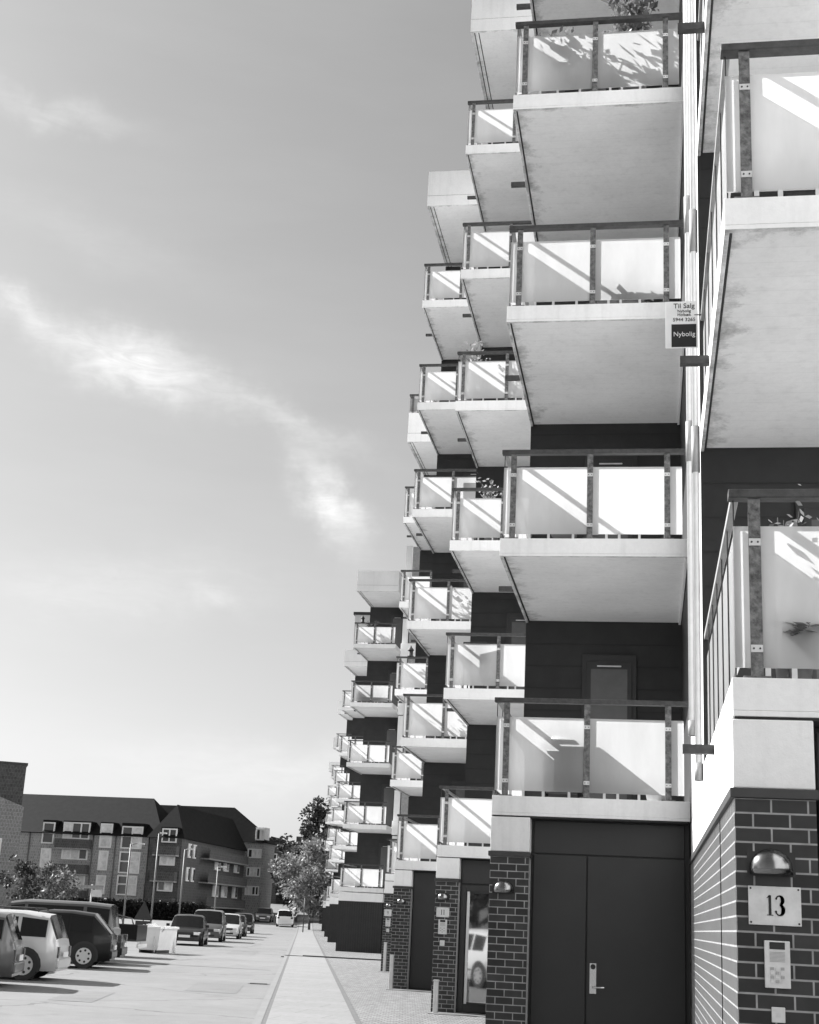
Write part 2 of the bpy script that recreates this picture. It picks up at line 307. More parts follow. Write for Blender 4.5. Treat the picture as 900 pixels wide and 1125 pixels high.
# ------------------------------------------------------------------ mesh helper
class MB:
    def __init__(s): s.v = []; s.f = []; s.m = []; s.mats = []; s.sm = []
    def mi(s, mat):
        if mat not in s.mats: s.mats.append(mat)
        return s.mats.index(mat)
    def face(s, pts, mat, smooth=False):
        b = len(s.v); s.v += [tuple(p) for p in pts]; s.f.append(tuple(range(b, b + len(pts)))); s.m.append(s.mi(mat)); s.sm.append(smooth)
    def box(s, x0, x1, y0, y1, z0, z1, mat, skip=''):
        b = len(s.v); k = s.mi(mat)
        s.v += [(x0, y0, z0), (x1, y0, z0), (x1, y1, z0), (x0, y1, z0), (x0, y0, z1), (x1, y0, z1), (x1, y1, z1), (x0, y1, z1)]
        F = {'b': (0, 3, 2, 1), 't': (4, 5, 6, 7), 'f': (0, 1, 5, 4), 'r': (1, 2, 6, 5), 'k': (2, 3, 7, 6), 'l': (3, 0, 4, 7)}
        for c, q in F.items():
            if c in skip: continue
            s.f.append(tuple(b + i for i in q)); s.m.append(k); s.sm.append(False)
    def obox(s, c, ex, ey, ez, mat):
        c, ex, ey, ez = Vector(c), Vector(ex), Vector(ey), Vector(ez); b = len(s.v); k = s.mi(mat)
        for q in ((-1, -1, -1), (1, -1, -1), (1, 1, -1), (-1, 1, -1), (-1, -1, 1), (1, -1, 1), (1, 1, 1), (-1, 1, 1)):
            s.v.append(tuple(c + ex * q[0] + ey * q[1] + ez * q[2]))
        for q in ((0, 3, 2, 1), (4, 5, 6, 7), (0, 1, 5, 4), (1, 2, 6, 5), (2, 3, 7, 6), (3, 0, 4, 7)):
            s.f.append(tuple(b + i for i in q)); s.m.append(k); s.sm.append(False)
    def tube(s, pts, rad, mat, seg=8, cap=True):
        pts = [Vector(p) for p in pts]; rad = rad if isinstance(rad, (list, tuple)) else [rad] * len(pts)
        k = s.mi(mat); b0 = len(s.v)
        for i, p in enumerate(pts):
            d = (pts[min(i + 1, len(pts) - 1)] - pts[max(i - 1, 0)]).normalized()
            a = d.orthogonal().normalized() if i == 0 else (a - d * a.dot(d)).normalized()
            c = d.cross(a)
            for j in range(seg):
                t = 2 * math.pi * j / seg
                s.v.append(tuple(p + (a * math.cos(t) + c * math.sin(t)) * rad[i]))
        for i in range(len(pts) - 1):
            for j in range(seg):
                q = b0 + i * seg; s.f.append((q + j, q + (j + 1) % seg, q + seg + (j + 1) % seg, q + seg + j)); s.m.append(k); s.sm.append(True)
        if cap:
            s.f.append(tuple(b0 + j for j in range(seg))[::-1]); s.m.append(k); s.sm.append(False)
            q = b0 + (len(pts) - 1) * seg; s.f.append(tuple(q + j for j in range(seg))); s.m.append(k); s.sm.append(False)
    def leaf(s, p, d, size, mat, rnd, asp=0.5):
        d = d.normalized(); w = d.cross(Vector((rnd.uniform(-1, 1), rnd.uniform(-1, 1), rnd.uniform(-1, 1))))
        if w.length < 1e-3: w = d.orthogonal()
        w = w.normalized() * size * asp * 0.5; t = d * size
        s.face((p, p + t * 0.45 + w, p + t, p + t * 0.45 - w), mat)
    def build(s, name, parent=None, bevel=0.0, loc=None):
        me = bpy.data.meshes.new(name); me.from_pydata(s.v, [], s.f)
        for m_ in s.mats: me.materials.append(m_)
        me.polygons.foreach_set('material_index', s.m); me.polygons.foreach_set('use_smooth', s.sm); me.update()
        o = bpy.data.objects.new(name, me); COL.objects.link(o)
        if parent: o.parent = parent
        if loc: o.location = loc
        if bevel:
            q = o.modifiers.new('bevel', 'BEVEL'); q.width = bevel; q.segments = 2; q.limit_method = 'ANGLE'
        return o
def tag(o, label=None, cat=None, group=None, kind=None):
    if label: o['label'] = label
    if cat: o['category'] = cat
    if group: o['group'] = group
    if kind: o['kind'] = kind
    return o
def empty(name, loc=(0, 0, 0), rz=0.0):
    o = bpy.data.objects.new(name, None); COL.objects.link(o); o.location = loc; o.rotation_euler = (0, 0, rz); o.empty_display_size = 0.3
    return o
KIDS = {}
def kids(o): return [c for c in COL.objects if c.parent == o]
def copy_tree(o, parent=None, table=None):
    if table is None:
        table = {}
        for c in COL.objects:
            if c.parent: table.setdefault(c.parent, []).append(c)
    c = o.copy(); COL.objects.link(c); c.parent = parent
    for ch in table.get(o, []): copy_tree(ch, c, table)
    return c
def text_mesh(mb, body, x, y, z, size, mat, depth=0.002, align='CENTER', sx=1.0):
    """block letters facing -Y, baseline at z"""
    cu = bpy.data.curves.new('lettering', 'FONT'); cu.body = body; cu.size = size; cu.align_x = align; cu.extrude = depth
    o = bpy.data.objects.new('lettering', cu); me = bpy.data.meshes.new_from_object(o)
    b = len(mb.v); k = mb.mi(mat)
    for v in me.vertices: mb.v.append((x + v.co.x * sx, y - v.co.z, z + v.co.y))
    for p in me.polygons: mb.f.append(tuple(b + i for i in p.vertices)); mb.m.append(k); mb.sm.append(False)
    bpy.data.meshes.remove(me); bpy.data.objects.remove(o); bpy.data.curves.remove(cu)

def hgt(y):
    t = min(1, max(0, (y - 115) / 160.0)); return 4.6 * t * t * (3 - 2 * t)
SL = -0.2385
def stx(a, y): return a + SL * y
ROAD = -0.08

# ------------------------------------------------------------------ ground
def strip(name, a0, a1, ys, z, mat, kind='structure', thick=0.0):
    mb = MB()
    for y0, y1 in zip(ys[:-1], ys[1:]):
        mb.face(((stx(a0, y0), y0, z + hgt(y0)), (stx(a1, y0), y0, z + hgt(y0)), (stx(a1, y1), y1, z + hgt(y1)), (stx(a0, y1), y1, z + hgt(y1))), mat)
    if thick:
        for y0, y1 in zip(ys[:-1], ys[1:]):
            mb.face(((stx(a0, y1), y1, z + hgt(y1)), (stx(a0, y1), y1, z - thick + hgt(y1)), (stx(a0, y0), y0, z - thick + hgt(y0)), (stx(a0, y0), y0, z + hgt(y0))), mat)
    return tag(mb.build(name), kind=kind)
mb = MB()
xs = [-1500, -500, -250, -150, -100, -70, -50, -35, -20, -10, 0, 10, 30, 80, 300, 1500]
ys = [-60, -20, 0, 10, 20, 30, 40, 50, 60, 80, 100, 115] + [115 + 10 * i for i in range(1, 17)] + [300, 400, 600, 1000, 2500]
for x0, x1 in zip(xs[:-1], xs[1:]):
    for y0, y1 in zip(ys[:-1], ys[1:]):
        mb.face(((x0, y0, ROAD + hgt(y0)), (x1, y0, ROAD + hgt(y0)), (x1, y1, ROAD + hgt(y1)), (x0, y1, ROAD + hgt(y1))), M['asph'])
tag(mb.build('road'), kind='structure')
YS = [-20, 20, 54.4]; YF = [55.2, 80, 100, 115, 125, 135, 145, 155, 165, 175]
# kerb, pavement, setts
def kerbs(ysq):
    strip('kerb', -0.66, -0.53, ysq, 0.0, M['kerb'], thick=0.1)
    strip('kerb_joint', -0.53, -0.46, ysq, -0.004, M['joint'])
    strip('pavement', -0.46, 0.90, ysq, 0.0, M['pave'])
    strip('pavement_joint', 0.90, 1.0, ysq, -0.004, M['joint'])
    strip('setts', 1.0, 14.0, ysq, 0.0, M['sett'])
kerbs(YS); kerbs(YF)
mb = MB()
mb.box(0, 16, -0.4, 0.4, -0.06, -0.03, M['joint'])
mb.box(0.75, 4.6, -0.02, 0.12, -0.03, 0.035, M['groove'])
o = mb.build('drain_channel'); o.location = (stx(-0.70, 54.8), 54.8, 0); tag(o, kind='structure')

M['patch'] = asphalt('asphalt_patch', 0.135); M['patch2'] = asphalt('asphalt_repair', 0.145)
def patch(a0, a1, y0, y1, mat, z=0.004):
    mb = MB(); mb.face(((stx(a0, y0), y0, ROAD + z), (stx(a1, y0), y0, ROAD + z), (stx(a1, y1), y1, ROAD + z), (stx(a0, y1), y1, ROAD + z)), mat); tag(mb.build('road_patch'), kind='structure')
patch(-2.4, -1.3, 29.0, 32.6, M['patch2']); patch(-4.2, -0.9, 41.6, 42.0, M['patch']); patch(-4.4, -3.6, 24.0, 27.0, M['patch2']); patch(-3.0, -1.9, 55, 61, M['patch2'])
mb = MB(); mb.box(-.25, .25, -.2, .2, -.02, .006, M['joint'])
for i in range(6): mb.box(-.2, .2, -.17 + i * .06, -.14 + i * .06, .0061, .012, M['groove'])
o = mb.build('drain_grate'); o.location = (stx(-.98, 33.5), 33.5, ROAD); o.rotation_euler = (0, 0, R(13.4)); tag(o, 'small iron drain grate in the road beside the kerb', 'drain')
# ------------------------------------------------------------------ balconies
BW = 2.075; BD = 3.61; FH = 2.845; Z1 = 2.846; TH = 0.205
def slab_mesh():
    mb = MB(); b = M['slab']
    mb.box(0, BW, 0, BD, -TH + 0.03, 0, b)
    # lip round the soffit: front, left, right
    mb.box(0, BW, 0, 0.045, -TH, -TH + 0.03, b); mb.box(0, 0.03, 0.045, BD, -TH, -TH + 0.03, b)
    mb.box(BW - 0.03, BW, 0.045, BD, -TH, -TH + 0.03, b)
    mb.box(0.03, 0.05, 0.045, BD, -TH + 0.022, -TH + 0.0295, M['groove']); mb.box(0.05, BW - 0.03, 0.045, 0.06, -TH + 0.022, -TH + 0.0295, M['groove'])
    return mb
POSTX = (0.1, 0.965, 1.82)
def balcony(parent, loc):
    root = slab_mesh().build('balcony', parent, 0.006); root.location = loc
    h = MB(); h.box(-0.005, BW - 0.02, -0.005, 0.085, 1.0, 1.05, M['rail']); h.box(0.012, 0.055, 0.085, BD, 1.005, 1.048, M['bracket'])  # side rail paler than the front one: its sunlight is put into the colour
    h.build('handrail', root, 0.006)
    for x0, x1 in ((0.02, 0.995), (1.01, 2.015)):
        g = MB(); g.box(x0, x1, 0.03, 0.042, 0.06, 0.845, M['edge'], 'fk')
        g.face(((x0, 0.03, 0.06), (x1, 0.03, 0.06), (x1, 0.03, 0.845), (x0, 0.03, 0.845)), M['frost'])
        g.face(((x1, 0.042, 0.06), (x0, 0.042, 0.06), (x0, 0.042, 0.845), (x1, 0.042, 0.845)), M['clear'])
        for q in (0.16, 0.3, 0.52, 0.8):
            xx = x0 + (x1 - x0) * q; g.box(xx, xx + 0.028, 0.028, 0.044, -0.001, 0.059, M['clamp'])
        g.build('glass_panel', root)
    g = MB(); g.box(0.03, 0.042, 0.0425, BD - 0.1, 0.06, 0.845, M['edge'], 'lr')
    g.face(((0.03, BD - 0.1, 0.06), (0.03, 0.0425, 0.06), (0.03, 0.0425, 0.845), (0.03, BD - 0.1, 0.845)), M['frost'])
    g.face(((0.042, 0.0425, 0.06), (0.042, BD - 0.1, 0.06), (0.042, BD - 0.1, 0.845), (0.042, 0.0425, 0.845)), M['clear'])
    g.build('glass_panel', root)
    for px in POSTX:
        q = MB(); q.box(px, px + 0.065, 0.014, 0.028, 0.012, 1.0, M['steel']); q.box(px + 0.008, px + 0.057, 0.044, 0.056, 0.012, 1.0, M['steel'])
        q.box(px - 0.04, px + 0.105, 0.008, 0.10, -0.002, 0.012, M['steel'])
        for zc in (0.16, 0.75):
            q.box(px + 0.001, px + 0.064, 0.008, 0.014, zc - 0.02, zc + 0.02, M['clamp'])
            for sx in (0.016, 0.049): q.tube(((px + sx, 0.009, zc), (px + sx, 0.005, zc)), 0.0055, M['screw'], 8)
        q.build('post', root)
    q = MB(); q.box(0.0245, 0.0285, 0.1, BD - 0.1, 0.03, 0.058, M['rail'])
    for yy in (0.06, 0.62, 1.22, 1.82, 2.42, 3.02): q.box(0.02, 0.0285, yy, yy + 0.012, 0.0, 1.0, M['rail'])
    q.build('side_frame', root)
    q = MB(); q.box(-0.21, 0.0, 1.96, 2.02, -0.145, -0.085, M['rail'], 'rl'); 
    q.face(((-0.21, 2.02, -0.145), (-0.21, 1.96, -0.145), (-0.21, 1.96, -0.085), (-0.21, 2.02, -0.085)), M['dark'])
    q.build('rain_spout', root)
    return root
PROTO = None
def place_balcony(parent, loc):
    global PROTO
    if PROTO is None:
        PROTO = balcony(parent, loc); return PROTO
    t = {}
    for c in COL.objects:
        if c.parent == PROTO: t.setdefault(PROTO, []).append(c)
    c = copy_tree(PROTO, parent, t); c.location = loc; return c
DPROTO = None
def balcony_door(parent, x, y, z):
    """door with a light frame in the dark rear wall of a balcony"""
    global DPROTO
    if DPROTO is None:
        m_ = MB(); m_.box(0.0, 0.72, -0.05, 0.0, 0.0, 2.2, M['doorf']); m_.box(0.06, 0.66, -0.075, -0.05, 0.06, 2.1, M['doorf'])
        m_.box(0.2, 0.52, -0.085, -0.075, 2.03, 2.05, M['clamp'])
        d = m_.build('balcony_door', parent, 0.004); d.location = (x, y, z)
        g = MB(); g.box(0.12, 0.60, -0.079, -0.074, 0.2, 2.0, M['dpane']); g.build('pane', d)
        h = MB(); h.box(0.09, 0.115, -0.12, -0.075, 1.0, 1.02, M['clamp']); h.box(0.09, 0.2, -0.13, -0.12, 1.0, 1.02, M['clamp']); h.build('handle', d)
        DPROTO = d; return d
    c = copy_tree(DPROTO, parent, {DPROTO: kids(DPROTO)}); c.location = (x, y, z); return c

MODS = [('Z', 0.442, 7.578, 4, 'door2'), ('A', -1.642, 15.146, 6, 'double'), ('B', -3.742, 25.639, 6, 'glass'), ('C', -5.811, 33.102, 6, 'panel'), ('D', -7.929, 43.57, 5, 'panel')]
def module(root, X, Y, Ynext, nb, door, far=False, top=None, wx=None, terrace=False, dz=0.0, ks=1.0):
    ztop = top; BD = 3.61 * ks
    wx = wx or 14.0
    # core: dark rear wall of the balconies, pale side wall
    mb = MB(); y0 = Y + BD; y1 = Ynext + BD
    rw = BW if not far else BW
    mb.face(((X, y0, Z1 - 0.3), (X + wx, y0, Z1 - 0.3), (X + wx, y0, ztop), (X, y0, ztop)), M['clad'])
    mb.face(((X, Ynext, Z1 - 0.22), (X, y0, Z1 - 0.22), (X, y0, ztop), (X, Ynext, ztop)), M['conc'])
    mb.face(((X, y1, Z1 - 0.6), (X, Ynext, Z1 - 0.6), (X, Ynext, ztop), (X, y1, ztop)), M['clad'])
    mb.face(((X + wx, y0, 0), (X + wx, y1, 0), (X + wx, y1, ztop), (X + wx, y0, ztop)), M['conc'])
    mb.face(((X + wx, y1, -0.5), (X, y1, -0.5), (X, y1, ztop), (X + wx, y1, ztop)), M['conc'])
    mb.face(((X, y0, ztop), (X + wx, y0, ztop), (X + wx, y1, ztop), (X, y1, ztop)), M['roof'])
    z = Z1 + 0.25
    while z < ztop - 0.3:      # cladding board joints
        mb.box(X + 0.02, X + BW - 0.02, y0 - 0.006, y0 - 0.001, z, z + 0.012, M['groove']); z += 0.3
    mb.build('wall', root)
    # ground floor
    pw = 0.41; zc = 2.216
    if not far:
        p = MB(); p.box(0, pw, 0, 1.5, -0.5, zc - 0.002, M['brick'])
        p.box(0.02, pw - 0.02, 1.5, 1.62, -0.5, zc - 0.002, M['dark'])
        p.box(0, pw, 1.62, Ynext - Y + 0.3, -0.5, zc - 0.002, M['brick'])
        pier = p.build('brick_pier', root, loc=(X, Y, 0.0))
        c = MB(); c.box(-0.022, pw + 0.012, -0.022, Ynext - Y - 0.02, zc, zc + 0.05, M['cap']); c.build('capping', pier, 0.004)
        c = MB(); c.box(-0.004, pw, 0.0, Ynext - Y - 0.02, zc + 0.052, Z1 - TH - 0.016, M['block'] if False else M['conc'], '')
        c.build('concrete_block', pier, 0.006)
        c = MB(); c.box(0.01, BW - 0.01, 0.012, 2.4, Z1 - TH - 0.016, Z1 - TH + 0.001, M['groove']); c.build('shadow_joint', pier)
        # entrance infill
        e = MB(); d0 = 0.24; xr = BW - 0.004
        e.box(pw + 0.001, xr, d0, d0 + 0.1, -0.3, Z1 - TH - 0.02, M['door'])
        ed = e.build('entrance_door', root, loc=(X, Y, 0))
        if door == 'double':
            l = MB(); l.box(pw + 0.03, 1.0, d0 - 0.03, d0 - 0.002, 0.03, 2.26, M['door']); l.build('door_leaf', ed, 0.006)
            l = MB(); l.box(1.012, xr - 0.05, d0 - 0.03, d0 - 0.002, 0.03, 2.26, M['door']); l.build('door_leaf', ed, 0.006)
            l = MB(); l.box(pw + 0.03, xr - 0.05, d0 - 0.025, d0 - 0.002, 2.275, Z1 - TH - 0.03, M['door']); l.build('transom_panel', ed, 0.006)
            h = MB(); h.box(1.045, 1.115, d0 - 0.042, d0 - 0.03, 0.885, 1.185, M['stain'])
            h.tube(((1.08, d0 - 0.04, 1.15), (1.08, d0 - 0.058, 1.15)), 0.026, M['dark'], 14)
            h.tube(((1.08, d0 - 0.04, 0.95), (1.08, d0 - 0.09, 0.95), (1.1, d0 - 0.1, 0.95), (1.2, d0 - 0.1, 0.95)), 0.01, M['stain'], 8)
            h.build('handle', ed, 0.004)
        elif door == 'glass':
            l = MB(); x0, x1 = pw + 0.03, xr - 0.05
            l.box(x0, x1, d0 - 0.03, d0 - 0.002, 2.2, Z1 - TH - 0.03, M['door']); l.build('transom_panel', ed, 0.006)
            f = MB(); f.box(x0, x0 + 0.09, d0 - 0.06, d0 - 0.002, 0.02, 2.17, M['doorf']); f.box(x1 - 0.09, x1, d0 - 0.06, d0 - 0.002, 0.02, 2.17, M['doorf'])
            f.box(x0 + 0.09, x1 - 0.09, d0 - 0.06, d0 - 0.002, 2.06, 2.17, M['doorf']); f.box(x0 + 0.09, x1 - 0.09, d0 - 0.06, d0 - 0.002, 0.02, 0.16, M['doorf'])
            f.build('door_frame', ed, 0.004)
            lf = MB(); lf.box(0, 0.05, -0.02, 0.02, 0.0, 1.9, M['white']); lf.box(0.05, 0.9, -0.02, 0.02, 0.0, 0.03, M['doorf']); lf.box(0.05, 0.9, -0.02, 0.02, 1.87, 1.9, M['doorf'])
            lo = lf.build('door_leaf', ed, 0.003); lo.location = (x0 + 0.115, d0 - 0.04, 0.16); lo.rotation_euler = (0, 0, R(-19))
            g = MB(); g.box(0.051, 0.9, -0.01, 0.01, 0.031, 1.869, M['mirror']); g.build('glass_pane', lo)
        else:
            l = MB(); l.box(pw + 0.03, xr - 0.05, d0 - 0.03, d0 - 0.002, 0.03, Z1 - TH - 0.05, M['door']); l.build('door_leaf', ed, 0.006)
            if door == 'door2':
                h = MB(); h.box(pw + 0.035, pw + 0.09, d0 - 0.06, d0 - 0.03, 0.03, Z1 - TH - 0.05, M['doorf']); h.build('door_frame', ed, 0.004)
        # doorstep
        s_ = MB(); s_.box(0.03, BW - 0.05, -0.55, 0.2, -0.2, 0.012, M['kerb']); s_.build('doorstep', root, 0.006, loc=(X, Y, 0))
    else:
        p = MB(); p.box(0, BW, 0.02, 6, -0.6, Z1 - 0.62, M['clad'])
        x = 0.02
        while x < BW - 0.03: p.box(x, x + 0.055, 0.0, 0.02, -0.5, Z1 - 0.64, M['clad']); x += 0.11
        p.build('ribbed_panel', root, loc=(X, Y, 0))
        c = MB(); c.box(0, BW, 0.0, 4, Z1 - 0.62, Z1 - TH - 0.03, M['block']); c.build('concrete_beam', root, 0.008, loc=(X, Y, 0))
    for k in range(nb):
        z = Z1 + k * FH
        place_balcony(root, (X, Y, z)).scale = (1, ks, 1)
        balcony_door(root, X + (0.77 if not far else 1.1), Y + BD - 0.001, z + 0.01)
    # roof block above the last balcony
    zr = Z1 + nb * FH - TH - (0.03 if nb < 6 else -0.1)
    rb = MB(); rb.box(0, BW, 0, BD, 0, 0.3, M['slab']); rb.box(0.004, BW - 0.004, 0.004, BD, 0.31, 1.03, M['slab']); rb.box(0.012, BW - 0.012, 0.012, BD, 0.3, 0.31, M['groove'])
    for gx in (0.07, 0.16): rb.box(gx, gx + 0.02, 0.05, BD, -0.004, 0.0, M['groove'])
    rb.build('roof_block', root, 0.006, loc=(X, Y, zr))
    return zr + 1.03

def mirror_mat():
    m = plain('reflecting_door_glass', 0.03, 0.03, 0.0, 1.0); p = m.node_tree.nodes['Principled BSDF']
    p.inputs['IOR'].default_value = 2.4; return m
M['mirror'] = mirror_mat()

near = empty('apartment_building', (0, 0, 0))
tag(near, 'tall stepped apartment building with stacked frosted glass balconies and dark brick piers at the right', 'building')
for i, (nm, X, Y, nb, door) in enumerate(MODS):
    Yn = MODS[i + 1][2] if i < 4 else 62.0
    nn = 7 if nb >= 6 or nm == 'Z' else nb + 1
    zt = Z1 + (nn - 1) * FH + 0.8
    module(near, X, Y, Yn, nb if nm != 'Z' else 4, door, top=zt, ks=1.11 if nm == 'Z' else 1.0)
# unseen stretch of the row at right, added to bounce sun onto the nearest balcony
q = MB(); q.box(3.6, 6, -3, 11.1, 2.27, 20, M['conc']); q.build('wall', near)
q = MB(); q.box(3.6, 6, -3, 11.1, -.4, 2.268, M['brick']); q.build('wall', near)
# terrace railing over the last module
X, Y = MODS[4][1], MODS[4][2]; zt = Z1 + 5 * FH - TH - 0.03 + 1.03
t = MB(); t.box(0, BW - 0.02, 0.0, 0.07, 0.62, 0.67, M['rail']); t.box(0, 0.07, 0.07, BD, 0.62, 0.67, M['rail'])
for x in (0.1, 1.0, 1.85): t.box(x, x + 0.06, 0.012, 0.06, 0, 0.62, M['steel'])
tr_ = t.build('terrace_railing', near, loc=(X, Y, zt))
t = MB(); t.box(0.02, BW - 0.05, 0.025, 0.035, 0.05, 0.52, M['edge'], 'f'); t.face(((0.02, 0.025, 0.05), (BW - 0.05, 0.025, 0.05), (BW - 0.05, 0.025, 0.52), (0.02, 0.025, 0.52)), M['frost']); t.build('glass_panel', tr_)
# downpipes on the sunlit side wall
M['pipe2'] = plain('white_pipe', 0.72, 0.45, var=0.08)
for yy, z0, z1, r, sl in ((13.4, 3.3, 22.0, 0.03, (3.3, 6.0, 8.5)), (11.75, 2.72, 22.0, 0.028, (2.72, 5.35, 7.45))):
    px_ = 0.442 - 0.036
    q = MB(); q.tube(((px_, yy, z0), (px_, yy, z1)), r, M['pipe2'], 12); dp = q.build('downpipe', near)
    for zz in sl:
        q = MB(); q.tube(((px_, yy, zz), (px_, yy, zz + 0.42 if zz > 4 else zz + 0.14)), r * 1.3, M['bracket'], 12); q.build('sleeve', dp)
# low marker posts by the doors
def short_post(x, y, h, label, tilt=0):
    q = MB(); q.box(-0.04, 0.04, -0.04, 0.04, -0.05, h - 0.02, M['pipe']); q.box(-0.048, 0.048, -0.048, 0.048, h - 0.02, h, M['clamp'])
    o = q.build('bollard', None, 0.006, loc=(x, y, 0)); tag(o, label, 'bollard', 'low posts beside the entrance piers')
short_post(-3.62, 25.35, 0.55, 'low pale post at the foot of the brick pier with number 11')
short_post(-5.72, 32.8, 0.75, 'low pale post at the foot of the pier without a number, beyond number 11')
short_post(-7.75, 43.2, 0.85, 'thin low post at the foot of the farthest brick pier with sign and buttons')

# far apartment building
far = empty('apartment_building', (0, 0, 0))
tag(far, 'distant stepped apartment building with small stacked balconies on a ribbed dark base', 'building')
FM = [(-14.06, 65.5), (-19.1, 86.5), (-24.1, 107.9), (-29.6, 131.3), (-34.8, 153.0)]
for i, (X, Y) in enumerate(FM):
    Yn = FM[i + 1][1] if i < 4 else 172
    zt = Z1 + 5 * FH + 0.7
    module(far, X, Y, Yn, 5, '', far=True, top=zt, wx=7.5)
q = MB(); q.box(-20.4, -18.0, 95, 99, 16, 22.0, M['conc']); q.box(-20.5, -17.9, 94.9, 99.1, 22.0, 22.2, M['cap']); q.build('roof_hut', far)
# link wing with concrete bands between the near and the far building
lk = MB(); lk.box(-11.97, -7.6, 67.0, 72, -0.5, Z1 + 5 * FH + 0.3, M['clad']); lk.build('link_wall', far)
for k in range(6):
    z = Z1 + k * FH
    b_ = MB(); b_.box(-11.96, -7.7, 66.75, 67.0, z - 0.35, z + 0.3, M['block']); b_.build('spandrel', far, 0.01)
    w_ = MB(); w_.box(-11.6, -11.0, 66.93, 66.997, z + 0.31, z + 2.4, M['bracket']); w_.box(-11.94, -11.65, 66.9, 66.997, z + 0.31, z + 2.45, M['conc'])
    wo = w_.build('window', far); g = MB(); g.box(-10.9, -8.2, 66.95, 66.997, z + 0.9, z + 2.3, M['pane']); g.build('pane', wo)

# ------------------------------------------------------------------ signs, lamps, intercoms
def ribbon(mb, pts, w, mat, y0, y1):
    """flat stroke in the XZ plane with variable width, given depth"""
    pts = [Vector((p[0], p[1])) for p in pts]; L = []; Rr = []
    for i, p in enumerate(pts):
        d = (pts[min(i + 1, len(pts) - 1)] - pts[max(i - 1, 0)]).normalized(); n_ = Vector((-d.y, d.x)) * w[i] * 0.5
        L.append(p + n_); Rr.append(p - n_)
    for i in range(len(pts) - 1):
        q = (L[i], Rr[i], Rr[i + 1], L[i + 1]); mb.face([(a.x, y0, a.y) for a in q], mat); mb.face([(a.x, y0, a.y) for a in q][::-1], mat)
def digit(mb, ch, x, z, h, mat, y):
    w = h * 0.5
    if ch == '1':
        mb.box(x + w * 0.39, x + w * 0.65, y - 0.003, y, z + h * 0.03, z + h, mat)
        mb.box(x + w * 0.2, x + w * 0.84, y - 0.0029, y, z, z + h * 0.04, mat)
        ribbon(mb, ((x + w * 0.5, z + h * 0.97), (x + w * 0.2, z + h * 0.86)), (h * 0.07, h * 0.03), mat, y - 0.0031, y)
    else:
        cs = ((0.28, -150, 95, 0.72), (0.30, 60, -150, 0.28)) if ch == '3' else ((0.27, 0, 360, 0.70),)
        P = []; Wd = []
        if ch == '3':
            for k in range(15):
                t = R(160 - k * (160 + 75) / 14); P.append((x + w * 0.46 + math.cos(t) * w * 0.33, z + h * 0.76 + math.sin(t) * h * 0.22)); Wd.append(h * (0.06 + 0.12 * max(0, math.cos(t))))
            ribbon(mb, P, Wd, mat, y - 0.003, y); P = []; Wd = []
            for k in range(17):
                t = R(85 - k * (85 + 165) / 16); P.append((x + w * 0.46 + math.cos(t) * w * 0.38, z + h * 0.28 + math.sin(t) * h * 0.26)); Wd.append(h * (0.06 + 0.13 * max(0, math.cos(t))))
            ribbon(mb, P, Wd, mat, y - 0.0032, y)
            mb.tube(((x + w * 0.16, y, z + h * 0.84), (x + w * 0.16, y - 0.003, z + h * 0.84)), h * 0.05, mat, 10)
            mb.tube(((x + w * 0.11, y, z + h * 0.2), (x + w * 0.11, y - 0.003, z + h * 0.2)), h * 0.055, mat, 10)
        else:
            for k in range(25):
                t = R(k * 15); P.append((x + w * 0.5 + math.cos(t) * w * 0.36, z + h * 0.7 + math.sin(t) * h * 0.27)); Wd.append(h * (0.05 + 0.07 * abs(math.cos(t))))
            ribbon(mb, P, Wd, mat, y - 0.003, y)
            ribbon(mb, ((x + w * 0.86, z + h * 0.7), (x + w * 0.8, z + h * 0.35), (x + w * 0.55, z + h * 0.08), (x + w * 0.25, z)), (h * .1, h * .09, h * .06, h * .03), mat, y - 0.0032, y)
def number_sign(txt, x0, x1, z0, z1, y, label):
    b = MB(); b.box(x0, x1, y - 0.012, y - 0.002, z0, z1, M['plate'])
    for sx in (x0 + 0.012, x1 - 0.012):
        for sz in (z0 + 0.012, z1 - 0.012): b.tube(((sx, y - 0.011, sz), (sx, y - 0.016, sz)), 0.0055, M['screw'], 8)
    o = b.build('house_number_sign', None, 0.002); tag(o, label, 'sign', 'house number signs on the piers')
    d = MB(); h = (z1 - z0) * 0.52; w = h * 0.5; tw = w * len(txt); xs_ = (x0 + x1) / 2 - tw / 2
    for i, ch in enumerate(txt): digit(d, ch, xs_ + i * w, z0 + (z1 - z0) * 0.25, h, M['ink'], y - 0.0122)
    d.build('digits', o)
